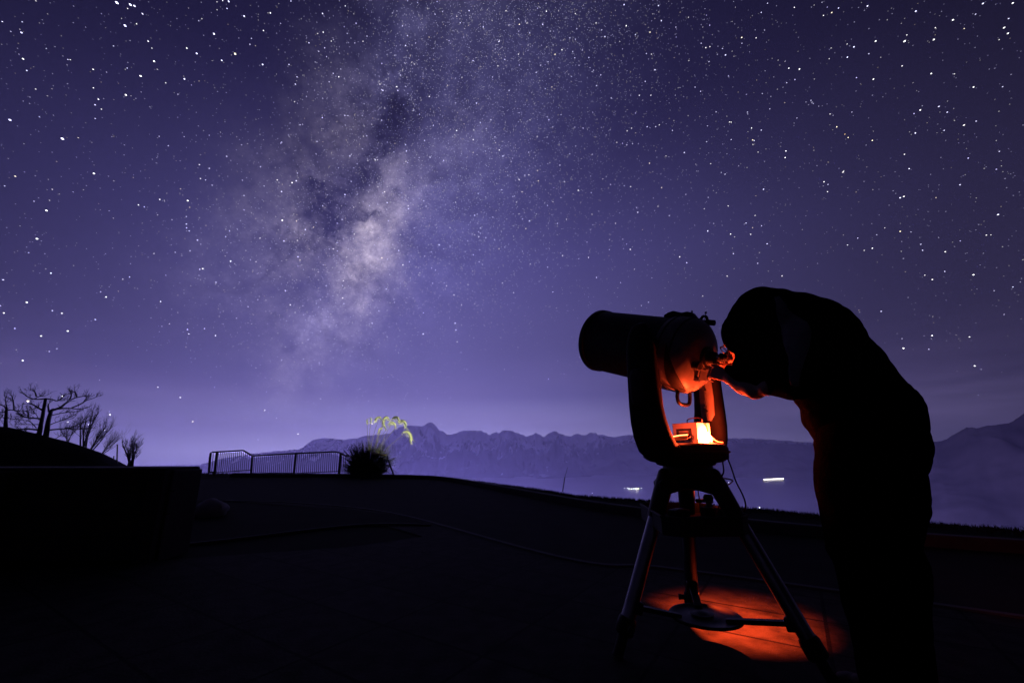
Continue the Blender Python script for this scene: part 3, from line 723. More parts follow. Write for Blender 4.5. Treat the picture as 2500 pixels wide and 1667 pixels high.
# ------------------------------------------------------------------ railing at the rim
FY = 16.3
def fp(px, py): return atY(px, py, FY)
RL = empty('railing', fp(615, 1156), 'dark metal guard railing with vertical bars at the terrace rim', 'railing')
rt = [(509, 1156), (512, 1118), (514, 1106), (518, 1104), (592, 1100), (596, 1101), (614, 1112), (620, 1113), (720, 1107), (819, 1103), (825, 1104), (842, 1112), (852, 1113.5)]
MB().tube([fp(*p) for p in rt], .035, 8).build('top_rail', 'rail', RL)
MB().tube([fp(508, 1152), fp(527, 1152)], .025, 8).build('end_rail', 'rail', RL)
for a, b in (((852, 1113.5), (868, 1116)),):
    MB().tube([fp(*a), fp(*b)], .024, 8).build('rail_end', 'lit_rail', RL)
MB().tube([atY(906, 1106, 14.3), atY(944, 1111.5, 14.3)], .028, 8).build('rail_section', 'lit_rail', RL)
MB().tube([atY(944, 1111.5, 14.3), atY(953, 1137, 14.3), atY(963, 1164, 14.3)], .024, 8).build('end_post', 'rail', RL)
def raily(px): return interp(rt[2:], px)
posts = [(524, 530), (612, 615), (719, 723), (828, 831)]
for xb, xt in [(523, 529.5), (612, 616), (717, 722), (827, 831)]:
    MB().tube([fp(xb, 1160), fp(xt, raily(xt))], .045, 6).build('post', 'rail', RL)
for a, b, n in ((531, 611, 17), (619, 716, 20), (724, 826, 21), (832, 846, 3), (514, 523, 2), (906, 940, 6)):
    for k in range(n):
        t = (k + .5) / n; xt = a + (b - a) * t; off = .1 * (1 - (xt - 500) / 750) * 45 * .8
        ytop = raily(xt) if xt < 900 else 1106 + (xt - 906) * .15
        yb = 1153 if xt < 900 else 1157
        MB().tube([fp(xt - (yb - ytop) * .09 * (1250 - xt) / 735, yb), fp(xt, ytop)], .013, 4).build('baluster', 'rail', RL)
for a, b in (((528, 1153), (611, 1147)), ((614, 1155), (717, 1154)), ((721, 1155), (827, 1150))):
    MB().tube([fp(*a), fp(*b)], .016, 6).build('bottom_rail', 'rail', RL)

# ------------------------------------------------------------------ tussock with plumes
TY = 15.3
tb = atY(896, 1160, TY); tb.z = 0
TS = empty('toetoe_grass', tb, 'big dark tussock of grass with arching yellow-lit plumes', 'plant')
rnd = random.Random(8); mb = MB()
def blade(b, d, L, w, droop, n=5):
    pts = []; q = b.copy(); dd = d.normalized(); side = dd.cross(V((0, 0, 1)))
    if side.length < .05: side = V((1, 0, 0))
    side.normalize(); a = rnd.uniform(0, PI); side = (side * math.cos(a) + dd.cross(side) * math.sin(a))
    L_ = []; R_ = []
    for i in range(n + 1):
        ww = w * (1 - (i / n) ** 2) + .0008; L_.append(q - side * ww); R_.append(q + side * ww)
        dd = (dd + V((0, 0, -droop / n))).normalized(); q = q + dd * (L / n)
    o = len(mb.v); mb.v += L_ + R_
    for i in range(n): mb.f.append((o + i, o + i + 1, o + n + 2 + i, o + n + 1 + i))
for i in range(2600):
    a = rnd.uniform(0, 2 * PI); rr = rnd.uniform(0, .42) ; s = rnd.uniform(.05, 1.0) ** .8
    d = V((math.cos(a) * s * .62, math.sin(a) * s * .62, 1.0)); L = rnd.uniform(.6, 1.15) * (1.12 if s < .5 else .9)
    if math.cos(a) > .2 and s > .5 and rnd.random() < .4: L *= 1.3
    blade(tb + V((math.cos(a) * rr, math.sin(a) * rr, 0)), d, L, .010, 1.9 * s + rnd.uniform(0, .35))
mb.build('leaves', 'leaf', TS, smooth=False, recalc=False)
def tp(x, y, dy=0): return atY(460 + x / 3.675, 980 + y / 3.675, TY + dy)
PL = [((1606, 165), [(1606, 158), (1602, 175), (1606, 195)], 1610, .05), ((1635, 150), [(1632, 145), (1640, 165), (1634, 188)], 1625, .045),
      ((1725, 150), [(1733, 165), (1720, 142), (1695, 145), (1680, 160), (1676, 178)], 1650, .085), ((1770, 150), [(1800, 162), (1785, 142), (1765, 145), (1750, 165), (1745, 180)], 1700, .10),
      ((1755, 190), [(1750, 165), (1745, 185), (1758, 215), (1770, 240)], 1680, .08), ((1870, 145), [(1825, 160), (1845, 142), (1870, 142), (1885, 158), (1888, 178)], 1700, .10),
      ((1910, 175), [(1890, 180), (1915, 170), (1938, 182), (1950, 205), (1945, 232)], 1700, .11), ((1825, 190), [(1795, 205), (1815, 188), (1840, 192), (1853, 208), (1857, 232)], 1690, .10),
      ((1715, 245), [(1732, 235), (1718, 242), (1708, 258), (1704, 280)], 1680, .06), ((1960, 285), [(1925, 278), (1950, 268), (1975, 280), (1992, 305), (2000, 335), (1990, 365)], 1700, .12)]
for i, (st, pts, bx, w) in enumerate(PL):
    dy = rnd.uniform(-.3, .3); P = smooth_path([tp(x, y, dy) for x, y in pts], 4); s0 = P[len(P) // 3]
    sb = tb + V((rnd.uniform(-.05, .25), dy * .3, .5)); stalk = smooth_path([sb, sb.lerp(s0, .55) + V((-.03, 0, .06)), s0], 6)
    sk = MB().tube(stalk, [.010 - .0004 * k for k in range(len(stalk))], 5).build('flower_stalk', 'straw', TS)
    q = MB(); n = len(P)
    q.tube(P, [max(.006, w * .42 * math.sin(PI * min(.97, (k + .7) / n)) ** .7) for k in range(n)], 7)
    for k in range(60):
        j = rnd.randrange(n); b = P[j]; e = b + V((rnd.gauss(0, w * .5), rnd.gauss(0, w * .4), -abs(rnd.gauss(w * .7, w * .4)))); q.tube([b, b.lerp(e, .5) + V((0, 0, .01)), e], [.009, .007, .002], 3)
    q.build('plume', 'plume', TS)

# marker pole leaning at the rim
pb = gnd(1375, 1200); e1 = atY(1379, 1165, pb.y); e2 = atY(1386, 1140, pb.y)
mk = empty('marker_pole', (pb.x, pb.y, 0), 'thin leaning two-stage pole at the terrace rim left of the telescope', 'pole')
MB().tube([atY(1373.5, 1200, pb.y), e1], [.012, .012], 8).build('lower_tube', 'rail', mk)
MB().tube([e1, e2], [.0065, .005], 8).build('upper_rod', 'rail', mk)

# ------------------------------------------------------------------ far lights on the lake shore
def far(px, py):
    d = ray(px, py); t = (-398 - H) / d.z; return d * t + V((0, 0, H))
def shore_lamp(px, py, r, m, label, group):
    p = far(px, py); root = empty('shore_lamp', p, label, 'lamp', group)
    MB().tube([p, p + V((0, 0, 9))], .9, 6).build('post', 'rail', root)
    MB().ell(p + V((0, 0, 9)), r * .62, r * .62, r * .62, nu=10, nv=6).build('lamp_globe', m, root)
GL = 'cluster of shore lamps seen left of the tripod'
for i, (x, y, r, m, lab) in enumerate(((1525, 1193.6, 4, 'lamp_cold', 'faint leftmost lamp of the shore cluster left of the tripod'), (1532, 1193, 4, 'lamp_cold', 'small lamp second from left in the shore cluster'), (1536, 1195, 6, 'lamp_cold', 'white lamp third from left in the shore cluster'),
      (1542, 1195.4, 6, 'lamp_white', 'lamp in the middle left of the shore cluster'), (1548, 1194.6, 7, 'lamp_cold', 'bluish bright lamp just left of the largest shore lamp'), (1554, 1194.6, 9, 'lamp_white', 'largest warm lamp of the shore cluster'), (1559, 1194.6, 5, 'lamp_white', 'lamp just right of the largest shore lamp'), (1566, 1193.4, 3.5, 'lamp_cold', 'faint rightmost lamp of the shore cluster'))):
    shore_lamp(x, y, r, m, lab, GL)
shore_lamp(1780, 1179.4, 4.5, 'lamp_cold', 'single small white lamp on the lake right of the tripod head', 'single lamps by the lake')
shore_lamp(1855, 1242, 4.5, 'lamp_cold', 'single dim lamp low over the terrace rim between tripod and person', 'single lamps by the lake')
shore_lamp(1446, 1205.5, 3, 'lamp_cold', 'very faint lamp just above the rim right of the marker pole', 'single lamps by the lake')
def jetty(pa, pb_, label, h):
    a, b = far(*pa), far(*pb_); root = empty('lit_jetty', (a + b) / 2, label, 'jetty', 'lit jetties on the lake')
    X = (b - a).normalized(); Yv = V((-X.y, X.x, 0)); L = (b - a).length
    MB().box((a + b) / 2 + V((0, 0, 1)), (L, 16, 3), X, Yv).build('deck', 'plaster', root)
    mb = MB(); n = int(L / 12)
    for k in range(n + 1): mb.ell(a.lerp(b, k / n) + V((0, 0, 6 + h / 2)), 8.0, 5, h * random.uniform(.4, .65), nu=8, nv=5)
    mb.build('lamp_row', 'lamp_white', root)
jetty((1866, 1171.5), (1913, 1169.5), 'long bright row of white lights low on the lake beside the person', 5.5)
jetty((1629, 1184), (1653, 1183), 'shorter row of white lights seen between two tripod legs', 4.5)

# ================================================================== TRIPOD
C = V((.835, 2.115, 0)); HZ = .757
TR = empty('tripod', C.copy(), 'heavy black and steel three-legged tripod carrying the telescope', 'tripod')
feet = [V((.44, 2.073, 0)), V((1.192, 1.821, 0)), V((.928, 2.47, 0))]
tops = []
mb = MB(); mb.lathe((C.x, C.y, .70), (0, 0, 1), [(0, .075), (.004, .085), (.02, .085), (.03, .115), (.058, .12), (.062, .112), (.085, .112), (.088, .10)], 40)
for ft in feet:
    d = V((ft.x - C.x, ft.y - C.y, 0)).normalized(); s = V((-d.y, d.x, 0))
    mb.prism([(.05, -.045), (.115, -.06), (.155, -.055), (.16, -.01), (.13, .018), (.05, .018)], .075, d, V((0, 0, 1)), V((C.x, C.y, .72)))
mb.build('tripod_head', 'black_paint', TR, bevel=.004)
for ang, rr in ((40, .07), (160, .075), (280, .07), (330, .04)):
    p = V((C.x + math.cos(R(ang)) * rr, C.y + math.sin(R(ang)) * rr, .69)); MB().lathe(p, (0, 0, -1), [(-.014, .006), (-.001, .007), (0, .016), (.010, .018), (.013, .014)], 14).build('bolt_knob', 'rubber', TR)
legdirs = []
for i, ft in enumerate(feet):
    d = V((ft.x - C.x, ft.y - C.y, 0)).normalized(); a = V((C.x, C.y, 0)) + d * .115 + V((0, 0, .72)); ax = (ft - a); Lg = ax.length; ax.normalize(); s = V((-d.y, d.x, 0)); legdirs.append((a, ax, Lg))
    root = MB()
    root.tube([a + ax * .12, a + ax * (Lg * .86)], .0305, 24); leg = root.build('leg', 'steel', TR)
    fr = ax.cross(s)
    sl = MB(); rings = []
    for t, w in ((-.045, .030), (-.03, .040), (.02, .041), (.10, .039), (.165, .037), (.18, .035)):
        p = a + ax * t; rings.append([p + s * (w * math.cos(u)) + fr * (w * math.sin(u)) for u in [2 * PI * k / 16 for k in range(16)]])
    sl.loft(rings).build('sleeve', 'black_paint', leg)
    MB().tube([a + ax * (Lg * .78), a + ax * (Lg * .80), a + ax * (Lg * .86), a + ax * (Lg * .87)], [.034, .039, .039, .034], 20).build('clamp', 'black_paint', leg)
    MB().tube([a + ax * (Lg * .82) + s * .03, a + ax * (Lg * .82) + s * .065], [.010, .014], 10).build('lock_knob', 'rubber', leg)
    MB().tube([a + ax * (Lg * .85), a + ax * (Lg * .97)], .022, 16).build('lower_leg', 'black_paint', leg)
    MB().tube([a + ax * (Lg * .965), a + ax * (Lg * .985), ft + V((0, 0, .008))], [.022, .027, .018], 14).build('foot', 'rubber', leg)
# spreader plate and bars
SPZ = .153
mb = MB(); mb.lathe((C.x + .015, C.y, SPZ - .012), (0, 0, 1), [(0, .13), (.003, .150), (.010, .153), (.015, .149), (.015, .135), (.010, .128), (.009, .07), (.011, .066), (.011, 0)], 48)
mb.build('spreader_plate', 'black_paint', TR)
MB().lathe((C.x, C.y, SPZ + .008), (0, 0, 1), [(-.004, .05), (0, .048), (.002, .03), (.006, .022), (.007, 0)], 24).build('spreader_knob', 'black_paint', TR)
for (a, ax, Lg) in legdirs:
    t = (a.z - .20) / -ax.z; q = a + ax * t; d = V((q.x - C.x, q.y - C.y, 0)); dn = d.normalized(); p0 = V((C.x, C.y, SPZ)) + dn * .10
    X = (q - p0).normalized(); s = V((-dn.y, dn.x, 0))
    MB().box((p0 + q) / 2, ((q - p0).length, .034, .018), X, s, X.cross(s)).build('spreader_bar', 'black_paint', TR, bevel=.003)
    MB().box(q - X * .02, (.05, .055, .05), X, s, X.cross(s)).build('bracket', 'black_paint', TR, bevel=.006)
# accessory tray held between the legs
TZ = .53
tray = [(.62, 1.90), (.66, 2.33), (.72, 2.36), (.965, 2.34), (.99, 2.31), (.995, 1.93), (.94, 1.87), (.68, 1.85)]
mb = MB(); o3 = V((0, 0, TZ)); mb.prism(tray, .03, V((1, 0, 0)), V((0, 1, 0)), o3)
mb.build('accessory_tray', 'wood', TR, bevel=.006)
mb = MB(); n = len(tray); cc = V((.835, 2.1, 0))
for i in range(n):
    a, b = V((*tray[i], 0)), V((*tray[(i + 1) % n], 0)); m_ = (a + b) / 2; dd = (b - a); nn_ = V((-dd.y, dd.x, 0)).normalized()
    mb.box(m_ + V((0, 0, TZ + .032)) - nn_ * .004, (dd.length, .008, .05), dd.normalized(), nn_)
    mb.tube([a + V((0, 0, TZ + .057)), b + V((0, 0, TZ + .057))], .006, 6)
mb.build('tray_rim', 'rubber', TR)

# ---- things on the tray
def red_point(name, loc, power, size=.006, color=(1, .068, .016)):
    l = bpy.data.lights.new(name, 'POINT'); l.energy = power; l.color = color; l.shadow_soft_size = size; o = bpy.data.objects.new(name, l); COL.objects.link(o); o.location = loc; return o
tl = V((1.000, 2.27, TZ + .077))
TO = empty('torch', tl, 'small torch glowing red at the right rear corner of the tripod tray', 'torch')
MB().tube([tl + V((-.012, -.006, .004)), tl + V((-.03, -.02, .006)), tl + V((-.03, -.02, .006)) + V((-.07, -.045, .003))], [.013, .010, .009], 14).build('barrel', 'black_paint', TO)
MB().lathe(tl + V((-.012, -.006, .004)), V((1, .55, -.1)), [(-.004, .011), (0, .015), (.008, .0155), (.0085, .012)], 16).build('torch_head', 'black_paint', TO)
MB().ell(tl + V((-.002, 0, .002)), .004, .006, .006, nu=10, nv=6).build('lens', 'led', TO)
sp = bpy.data.lights.new('torch_light', 'SPOT'); sp.energy = 470; sp.color = (1, .07, .014); sp.spot_size = R(76); sp.spot_blend = 1.0; sp.shadow_soft_size = .004
so = bpy.data.objects.new('torch_light', sp); COL.objects.link(so); so.location = tl + V((.006, .004, .0)); so.rotation_euler = (V((.10, .17, -.60))).to_track_quat('-Z', 'Y').to_euler()
red_point('torch_spill', tl + V((-.01, .004, .03)), .25)
bt = V((.80, 2.18, TZ + .016))
BP = empty('battery_pack', bt, 'small dark battery pack with a cable lying on the tripod tray', 'battery')
MB().box(bt + V((0, 0, .018)), (.09, .055, .034), V((.9, .43, 0)), V((-.43, .9, 0))).build('case', 'black_paint', BP, bevel=.006)
MB().box(bt + V((0, 0, .037)), (.05, .03, .002), V((.9, .43, 0)), V((-.43, .9, 0))).build('sticker', 'cell_paint', BP)
tc = mat('orange_cable', (.4, .14, .09), .35, var=.1); M['cable_red'] = tc
# coiled cables on the tray
def cable(name, pts, r, m, label, cat='cable', group=None):
    o = MB().tube(smooth_path(pts, 8), r, 8).build(name, m); return tag(o, label, cat, group)
cable('cable', [V((.93, 2.22, TZ + .02)), V((.93, 2.25, TZ + .12)), V((.935, 2.24, TZ + .19)), V((.94, 2.2, .70))], .0028, 'cable_red', 'thin cable rising from the tray beside the middle tripod leg')
cable('cable', [V((.73, 2.20, TZ + .02)), V((.715, 2.22, TZ + .11)), V((.725, 2.2, TZ + .145)), V((.74, 2.19, TZ + .10)), V((.75, 2.2, TZ + .02))], .003, 'cable_red', 'short cable loop standing on the left part of the tray')
cable('cable', [V((.97, 2.18, TZ + .02)), V((.98, 2.12, TZ + .10)), V((.975, 2.08, TZ + .15)), V((1.0, 2.03, TZ + .19)), V((.97, 2.06, .73))], .0032, 'cable_red', 'cable curving up inside the right tripod leg to its head')
ey = V((.955, 2.2, TZ + .060))
tag(MB().box(ey - V((.01, 0, .024)), (.05, .06, .044)).build('small_case', 'rubber', bevel=.005), 'small dark case under the spare eyepiece on the tray', 'case')
EC = empty('eyepiece', ey, 'spare eyepiece standing on the tray beside the torch', 'eyepiece')
MB().lathe(ey, (0, 0, 1), [(0, .014), (.02, .014), (.021, .019), (.05, .021), (.055, .018), (.057, .013)], 18).build('barrel', 'cell_paint', EC)
MB().lathe(ey, (0, 0, 1), [(.030, .0215), (.031, .023), (.045, .023), (.046, .0215)], 18).build('grip_ring', 'rubber', EC)

# ================================================================== TELESCOPE
TH, EL = R(38.1), R(18.7)
PV = V((.80, 2.103, 1.334))
r_ = V((math.cos(TH), math.sin(TH), 0)); th_ = V((-math.sin(TH), math.cos(TH), 0))
t_ = th_ * math.cos(EL) + V((0, 0, math.sin(EL))); u_ = r_.cross(t_).normalized()
if u_.z < 0: u_ = -u_
TE = empty('telescope', V((C.x, C.y, .785)), 'large black catadioptric telescope on a two-armed fork mount', 'telescope')
CF = V((.825, 2.11, 0))
def O(l, x=0, u=0): return PV + t_ * l + r_ * x + u_ * u      # tube frame
def Fk(a, b, z): return CF + r_ * a + th_ * b + V((0, 0, z))     # fork frame
# base
mb = MB(); mb.lathe((CF.x, CF.y, .783), (0, 0, 1), [(0, .115), (.005, .13), (.014, .135), (.018, .160), (.026, .175), (.036, .190), (.080, .192), (.092, .186), (.100, .170), (.102, .150), (.102, 0)], 56)
base = mb.build('drive_base', 'fork_paint', TE)
MB().lathe((CF.x, CF.y, .842), (0, 0, 1), [(0, .1965), (.002, .199), (.008, .199), (.010, .1965)], 56).build('base_ring', 'rubber', base)
# fork arms
def rr_ring(c, ex, ey, hx, hy, n=20, p=3.2):
    out = []
    for k in range(n):
        a = 2 * PI * k / n; cx, sy = math.cos(a), math.sin(a)
        out.append(c + ex * (hx * math.copysign(abs(cx) ** (2 / p), cx)) + ey * (hy * math.copysign(abs(sy) ** (2 / p), sy)))
    return out
arm_path = [(.11, .836), (.175, .842), (.222, .868), (.252, .920), (.272, .980), (.283, 1.05), (.287, 1.13), (.288, 1.22), (.288, 1.31), (.282, 1.38), (.274, 1.415), (.264, 1.432)]
arm_w = [(.040, .09), (.042, .092), (.043, .092), (.044, .088), (.044, .082), (.044, .076), (.043, .072), (.042, .070), (.042, .068), (.038, .055), (.030, .042), (.016, .022)]
for sgn in (-1, 1):
    rings = []; P = [Fk(sgn * a, 0, z) for a, z in arm_path]
    for i, (a, z) in enumerate(arm_path):
        d = (P[min(i + 1, len(P) - 1)] - P[max(i - 1, 0)]).normalized(); ex = th_.cross(d).normalized()
        hx, hy = arm_w[i]; rings.append(rr_ring(P[i], ex, th_, hx, hy))
    mb = MB(); mb.loft(rings); arm = mb.build('fork_arm', 'fork_paint', TE, angle=60)
    # moulded recess panel on the inner face, grip on the outer face
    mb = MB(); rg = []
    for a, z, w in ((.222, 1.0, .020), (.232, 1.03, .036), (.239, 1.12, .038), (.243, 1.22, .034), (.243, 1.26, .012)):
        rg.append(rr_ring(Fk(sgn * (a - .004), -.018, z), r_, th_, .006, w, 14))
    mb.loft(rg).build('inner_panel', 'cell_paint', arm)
    mb = MB(); rg = []
    for z, w, o2 in ((1.045, .01, -.004), (1.055, .032, .004), (1.08, .036, .008), (1.18, .036, .010), (1.205, .030, .004), (1.212, .01, -.004)):
        a = interp([(zz, aa) for aa, zz in arm_path], z) + .040; rg.append(rr_ring(Fk(sgn * (a + o2), 0, z), r_, th_, .012, w, 14))
    mb.loft(rg).build('grip', 'rubber', arm)
    MB().lathe(Fk(sgn * .238, 0, 1.334), r_ * -sgn, [(-.03, .055), (0, .055), (.018, .050), (.045, .045), (.06, .040)], 28).build('altitude_bearing', 'black_paint', arm)
    for dz in (.0, .11): MB().lathe(Fk(sgn * .231, -.018, 1.05 + dz), r_ * -sgn, [(-.01, .005), (.012, .005), (.013, .003)], 10).build('screw', 'rubber', arm)
# optical tube
mb = MB(); mb.lathe(O(0), t_, [(-.10, .168), (-.10, .174), (.44, .174), (.442, .180), (.468, .182), (.474, .178), (.474, .168), (.40, .166), (.10, .165)], 72)
mb.build('tube', 'tube_paint', TE)
mb = MB(); mb.lathe(O(0), t_, [(.425, .1655), (.428, .1655), (.430, .05), (.445, .045), (.447, 0)], 48); mb.build('corrector_plate', 'glass', TE)
# rear cell : bowl with raised bands
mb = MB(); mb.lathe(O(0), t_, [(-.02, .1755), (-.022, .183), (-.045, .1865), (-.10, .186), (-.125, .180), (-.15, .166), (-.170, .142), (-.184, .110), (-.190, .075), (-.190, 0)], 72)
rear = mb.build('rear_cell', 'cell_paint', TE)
for k, (l, rad, w) in enumerate(((-.048, .1885, .005), (-.112, .1855, .006))):
    MB().lathe(O(0), t_, [(l - w, rad - .006), (l - w * .6, rad), (l + w * .6, rad), (l + w, rad - .006)], 72).build('band', 'tube_paint', rear)
# sculpted dark inset on the cell (teardrop recess cover) left and right of the focuser
def cellpt(ang, l, off=.0):
    prof = [(-.190, .075), (-.184, .110), (-.170, .142), (-.15, .166), (-.125, .180), (-.10, .186), (-.045, .1865)]
    rr = interp(prof, l) + off; return O(l, math.sin(ang) * rr, -math.cos(ang) * rr)
for sgn in (-1, 1):
    mb = MB(); A = []
    for i in range(13):
        t = i / 12; ang = sgn * R(8 + 92 * t); lc = -.128 + .035 * t - .01 * math.sin(PI * t); w = .030 * math.sin(PI * min(1, t * .9 + .1)) ** .8 * (1 - .55 * t) + .002
        A.append((ang, lc, w))
    L_ = []
    for (ang, lc, w) in A:
        L_.append([cellpt(ang, lc - w, -.004), cellpt(ang, lc - w, .003), cellpt(ang, lc, .005), cellpt(ang, lc + w, .003), cellpt(ang, lc + w, -.004)])
    mb.loft(L_); mb.build('cell_inset', 'black_paint', rear)
# visual back, focus knob, diagonal, eyepiece
MB().lathe(O(0), t_, [(-.186, .055), (-.196, .056), (-.205, .050), (-.207, .036), (-.235, .034), (-.240, .030)], 32).build('visual_back', 'black_paint', rear)
fkp = O(0, -.085, -.045)
MB().lathe(fkp, t_, [(-.168, .013), (-.185, .013), (-.186, .021), (-.215, .022), (-.219, .018), (-.219, 0)], 24).build('focus_knob', 'rubber', rear)
for x, u in ((-.04, -.105), (.06, -.09)): MB().lathe(O(0, x, u), t_, [(-.16, .010), (-.195, .012), (-.202, .010), (-.203, 0)], 16).build('lock_knob', 'steel', rear)
dg = O(-.228)
ed = (u_ * .25 + r_ * .2 - t_ * .6).normalized()        # eyepiece axis
mb = MB(); mb.box(dg, (.045, .045, .05), r_, t_, u_); dgo = mb.build('star_diagonal', 'black_paint', rear, bevel=.008)
MB().lathe(dg, ed, [(0.0, .018), (.028, .018), (.029, .023), (.038, .023), (.040, .020), (.050, .022), (.062, .024), (.070, .0265), (.076, .027), (.077, .020)], 24).build('eyepiece', 'rubber', dgo)
MB().tube([dg + ed * .033, dg + ed * .033 - r_ * .036], [.005, .006], 8).build('thumb_screw', 'steel', dgo)
# data plate under the focuser
MB().box(O(-.205, -.02, -.085), (.065, .004, .04), r_, t_, u_).build('data_plate', 'cell_paint', rear, bevel=.001)
# carrying handle at the bottom of the cell
hp = [O(-.115, -.052, -.176), O(-.122, -.055, -.212), O(-.130, -.035, -.236), O(-.130, .035, -.236), O(-.122, .055, -.212), O(-.115, .052, -.176)]
MB().tube(smooth_path(hp, 5), .009, 10).build('carry_handle', 'black_paint', rear)
# dovetail bar under the tube
mb = MB(); mb.box(O(.03, 0, -.182), (.04, .24, .014), r_, t_, u_); mb.build('dovetail_bar', 'steel', TE, bevel=.002)
# finder bracket, finder and saddle bump on top
fx = .012
mb = MB(); rg = []
for l, h in ((.06, .004), (.045, .018), (.02, .028), (-.01, .024), (-.03, .022), (-.055, .030), (-.08, .026), (-.10, .006)): rg.append(rr_ring(O(l, fx - .01, .176 + h / 2), r_, u_, .030, h / 2 + .006, 14))
mb.loft(rg).build('finder_base', 'black_paint', TE)
fc = .180; fxx = .085
MB().lathe(O(0, fxx, fc), t_, [(-.150, .010), (-.150, .014), (-.118, .0145), (-.116, .011), (-.06, .011), (.03, .0115), (.035, .015), (.07, .016), (.08, .016), (.08, .013), (.07, 0)], 20).build('finder_scope', 'black_paint', TE)
for l in (-.095, -.02):
    mb = MB(); n = 28; rg = []
    for k in range(n + 1):
        a = 2 * PI * k / n; c = O(l, fxx + math.cos(a) * .031, fc + math.sin(a) * .031); e = (r_ * math.cos(a) + u_ * math.sin(a))
        rg.append([c + e * .004 + t_ * .006, c + e * .004 - t_ * .006, c - e * .004 - t_ * .006, c - e * .004 + t_ * .006])
    mb.loft(rg, cap=False); fr = mb.build('finder_ring', 'black_paint', TE)
    for a in (R(90), R(210), R(330)):
        e = r_ * math.cos(a) + u_ * math.sin(a); c = O(l, fxx, fc)
        MB().tube([c + e * .012, c + e * .040, c + e * .041, c + e * .052], [.002, .002, .005, .0055], 8).build('adjusting_screw', 'steel', fr)
MB().box(O(-.06, .06, .170), (.03, .09, .03), r_, t_, u_).build('finder_stand', 'black_paint', TE, bevel=.002)

# ---- white power box standing on the mount base
BX = atY(1705, 1083, 2.06)
bz = .885
def onbase(px, py, z=bz):
    d = ray(px, py); t = (z - H) / d.z; return d * t + V((0, 0, H))
bc = atY(1705, 1084, 2.05); bc.z = bz     # nearest bottom corner
xl = V((-.5, .87, 0)).normalized()      # long face runs left and away
xr = V((.87, .5, 0)).normalized()
W, D_, HH = .14, .10, .098
PB = empty('power_box', bc.copy(), 'white box with wire handle and dark label standing on the telescope mount', 'box')
cen = bc + xl * (W / 2) + xr * (D_ / 2) + V((0, 0, HH / 2))
MB().box(cen, (W, D_, HH), xl, xr).build('case', 'white_plastic', PB, bevel=.003)
nf = -xr
lab_c = bc + xl * (W * .52) + V((0, 0, HH * .47)) + nf * .0012
lab = MB().box(lab_c, (W * .62, .002, HH * .50), xl, xr).build('label', 'label', PB)
mb = MB()
for dx, dz, w, h in ((0, .010, .055, .007), (.012, -.002, .03, .006), (-.020, -.002, .014, .006), (0, -.013, .060, .005)): mb.box(lab_c + xl * dx + V((0, 0, dz)) + nf * .0016, (w, .001, h), xl, xr)
mb.build('label_print', 'print', lab)
ct = bc + xl * (W * .30) + xr * (D_ / 2) + V((0, 0, HH))
MB().tube(smooth_path([ct + xl * .045, ct + xl * .042 + V((0, 0, .018)), ct - xl * .0 + V((0, 0, .024)), ct - xl * .035 + V((0, 0, .018)), ct - xl * .036], 6), .0028, 8).build('handle', 'cable_red', PB)
cable('cable', [ct - xl * .02 + V((0, 0, .02)), bc - xl * .012 + xr * .06 + V((0, 0, .075)), bc - xl * .014 + xr * .07 + V((0, 0, .04)), bc - xl * .035 + xr * .09 + V((0, 0, .01)), bc - xl * .06 + xr * .10 + V((0, 0, .004))], .0022, 'cable_red', 'thin cable draped down the bright end of the white box')
# red lamp just beside the lit end of the box
lp = bc - xl * .034 + xr * .052 + V((0, 0, .016))
LA = empty('red_lamp', V((lp.x, lp.y, bz)), 'small glowing red lamp beside the lit end of the white box', 'lamp')
MB().lathe(V((lp.x, lp.y, bz)), (0, 0, 1), [(0, .011), (.006, .011), (.009, .007)], 14).build('lamp_base', 'black_paint', LA)
MB().ell(lp, .0045, .0045, .008, nu=10, nv=8).build('bulb', 'led', LA)
red_point('lamp_light', lp + V((0, 0, .014)) + xl * .002, 30, .006)
# hand controller lying in front with its lit edge
hc = onbase(1650, 1068, .887)
red_point('controller_light', (a0_ := atY(1662, 1060, 1.985)), 1.6, .01)
HC = empty('hand_controller', hc, 'dark hand controller with a glowing red edge lying in the fork', 'controller')
a_ = atY(1627, 1068, 2.02); b_ = atY(1679, 1061, 2.04); X = (b_ - a_).normalized(); Yh = V((-X.y, X.x, 0)).normalized(); Zh = X.cross(Yh); L = (b_ - a_).length
MB().box((a_ + b_) / 2 - Zh * .012 + Yh * .03, (L, .06, .02), X, Yh, Zh).build('case', 'black_paint', HC, bevel=.004)
MB().tube([a_ + X * .018, a_.lerp(b_, .6) + V((0, 0, .002)), b_], .0022, 8).build('light_edge', 'ledbar', HC)
MB().tube([a_ - X * .002, a_ + X * .010], .0025, 8).build('light_dot', 'ledbar', HC)
mb = MB()
for i in range(3):
    for j in range(3): mb.box((a_ + b_) / 2 + X * (-.01 + .014 * i) + Yh * (.015 + .014 * j), (.008, .008, .006), X, Yh, Zh)
mb.build('keys', 'cell_paint', HC)
# clutter of coiled leads in front of the box
rnd = random.Random(6)
for k in range(3):
    c0 = bc + xl * (.035 + .012 * k) - xr * (.045 + .004 * k) + V((0, 0, .006)); pts = []
    for j in range(9):
        a = j * .9 + k; pts.append(c0 + V((math.cos(a) * .026, math.sin(a) * .02, .006 + .003 * j + (.004 * math.sin(j * 2)))))
    cable('coiled_lead', pts, .0026, 'rubber' if k != 1 else 'cable_red', ('black coiled lead at the left of the heap before the white box', 'reddish coiled lead in the middle of the heap before the white box', 'black coiled lead at the right of the heap before the white box')[k], 'cable')
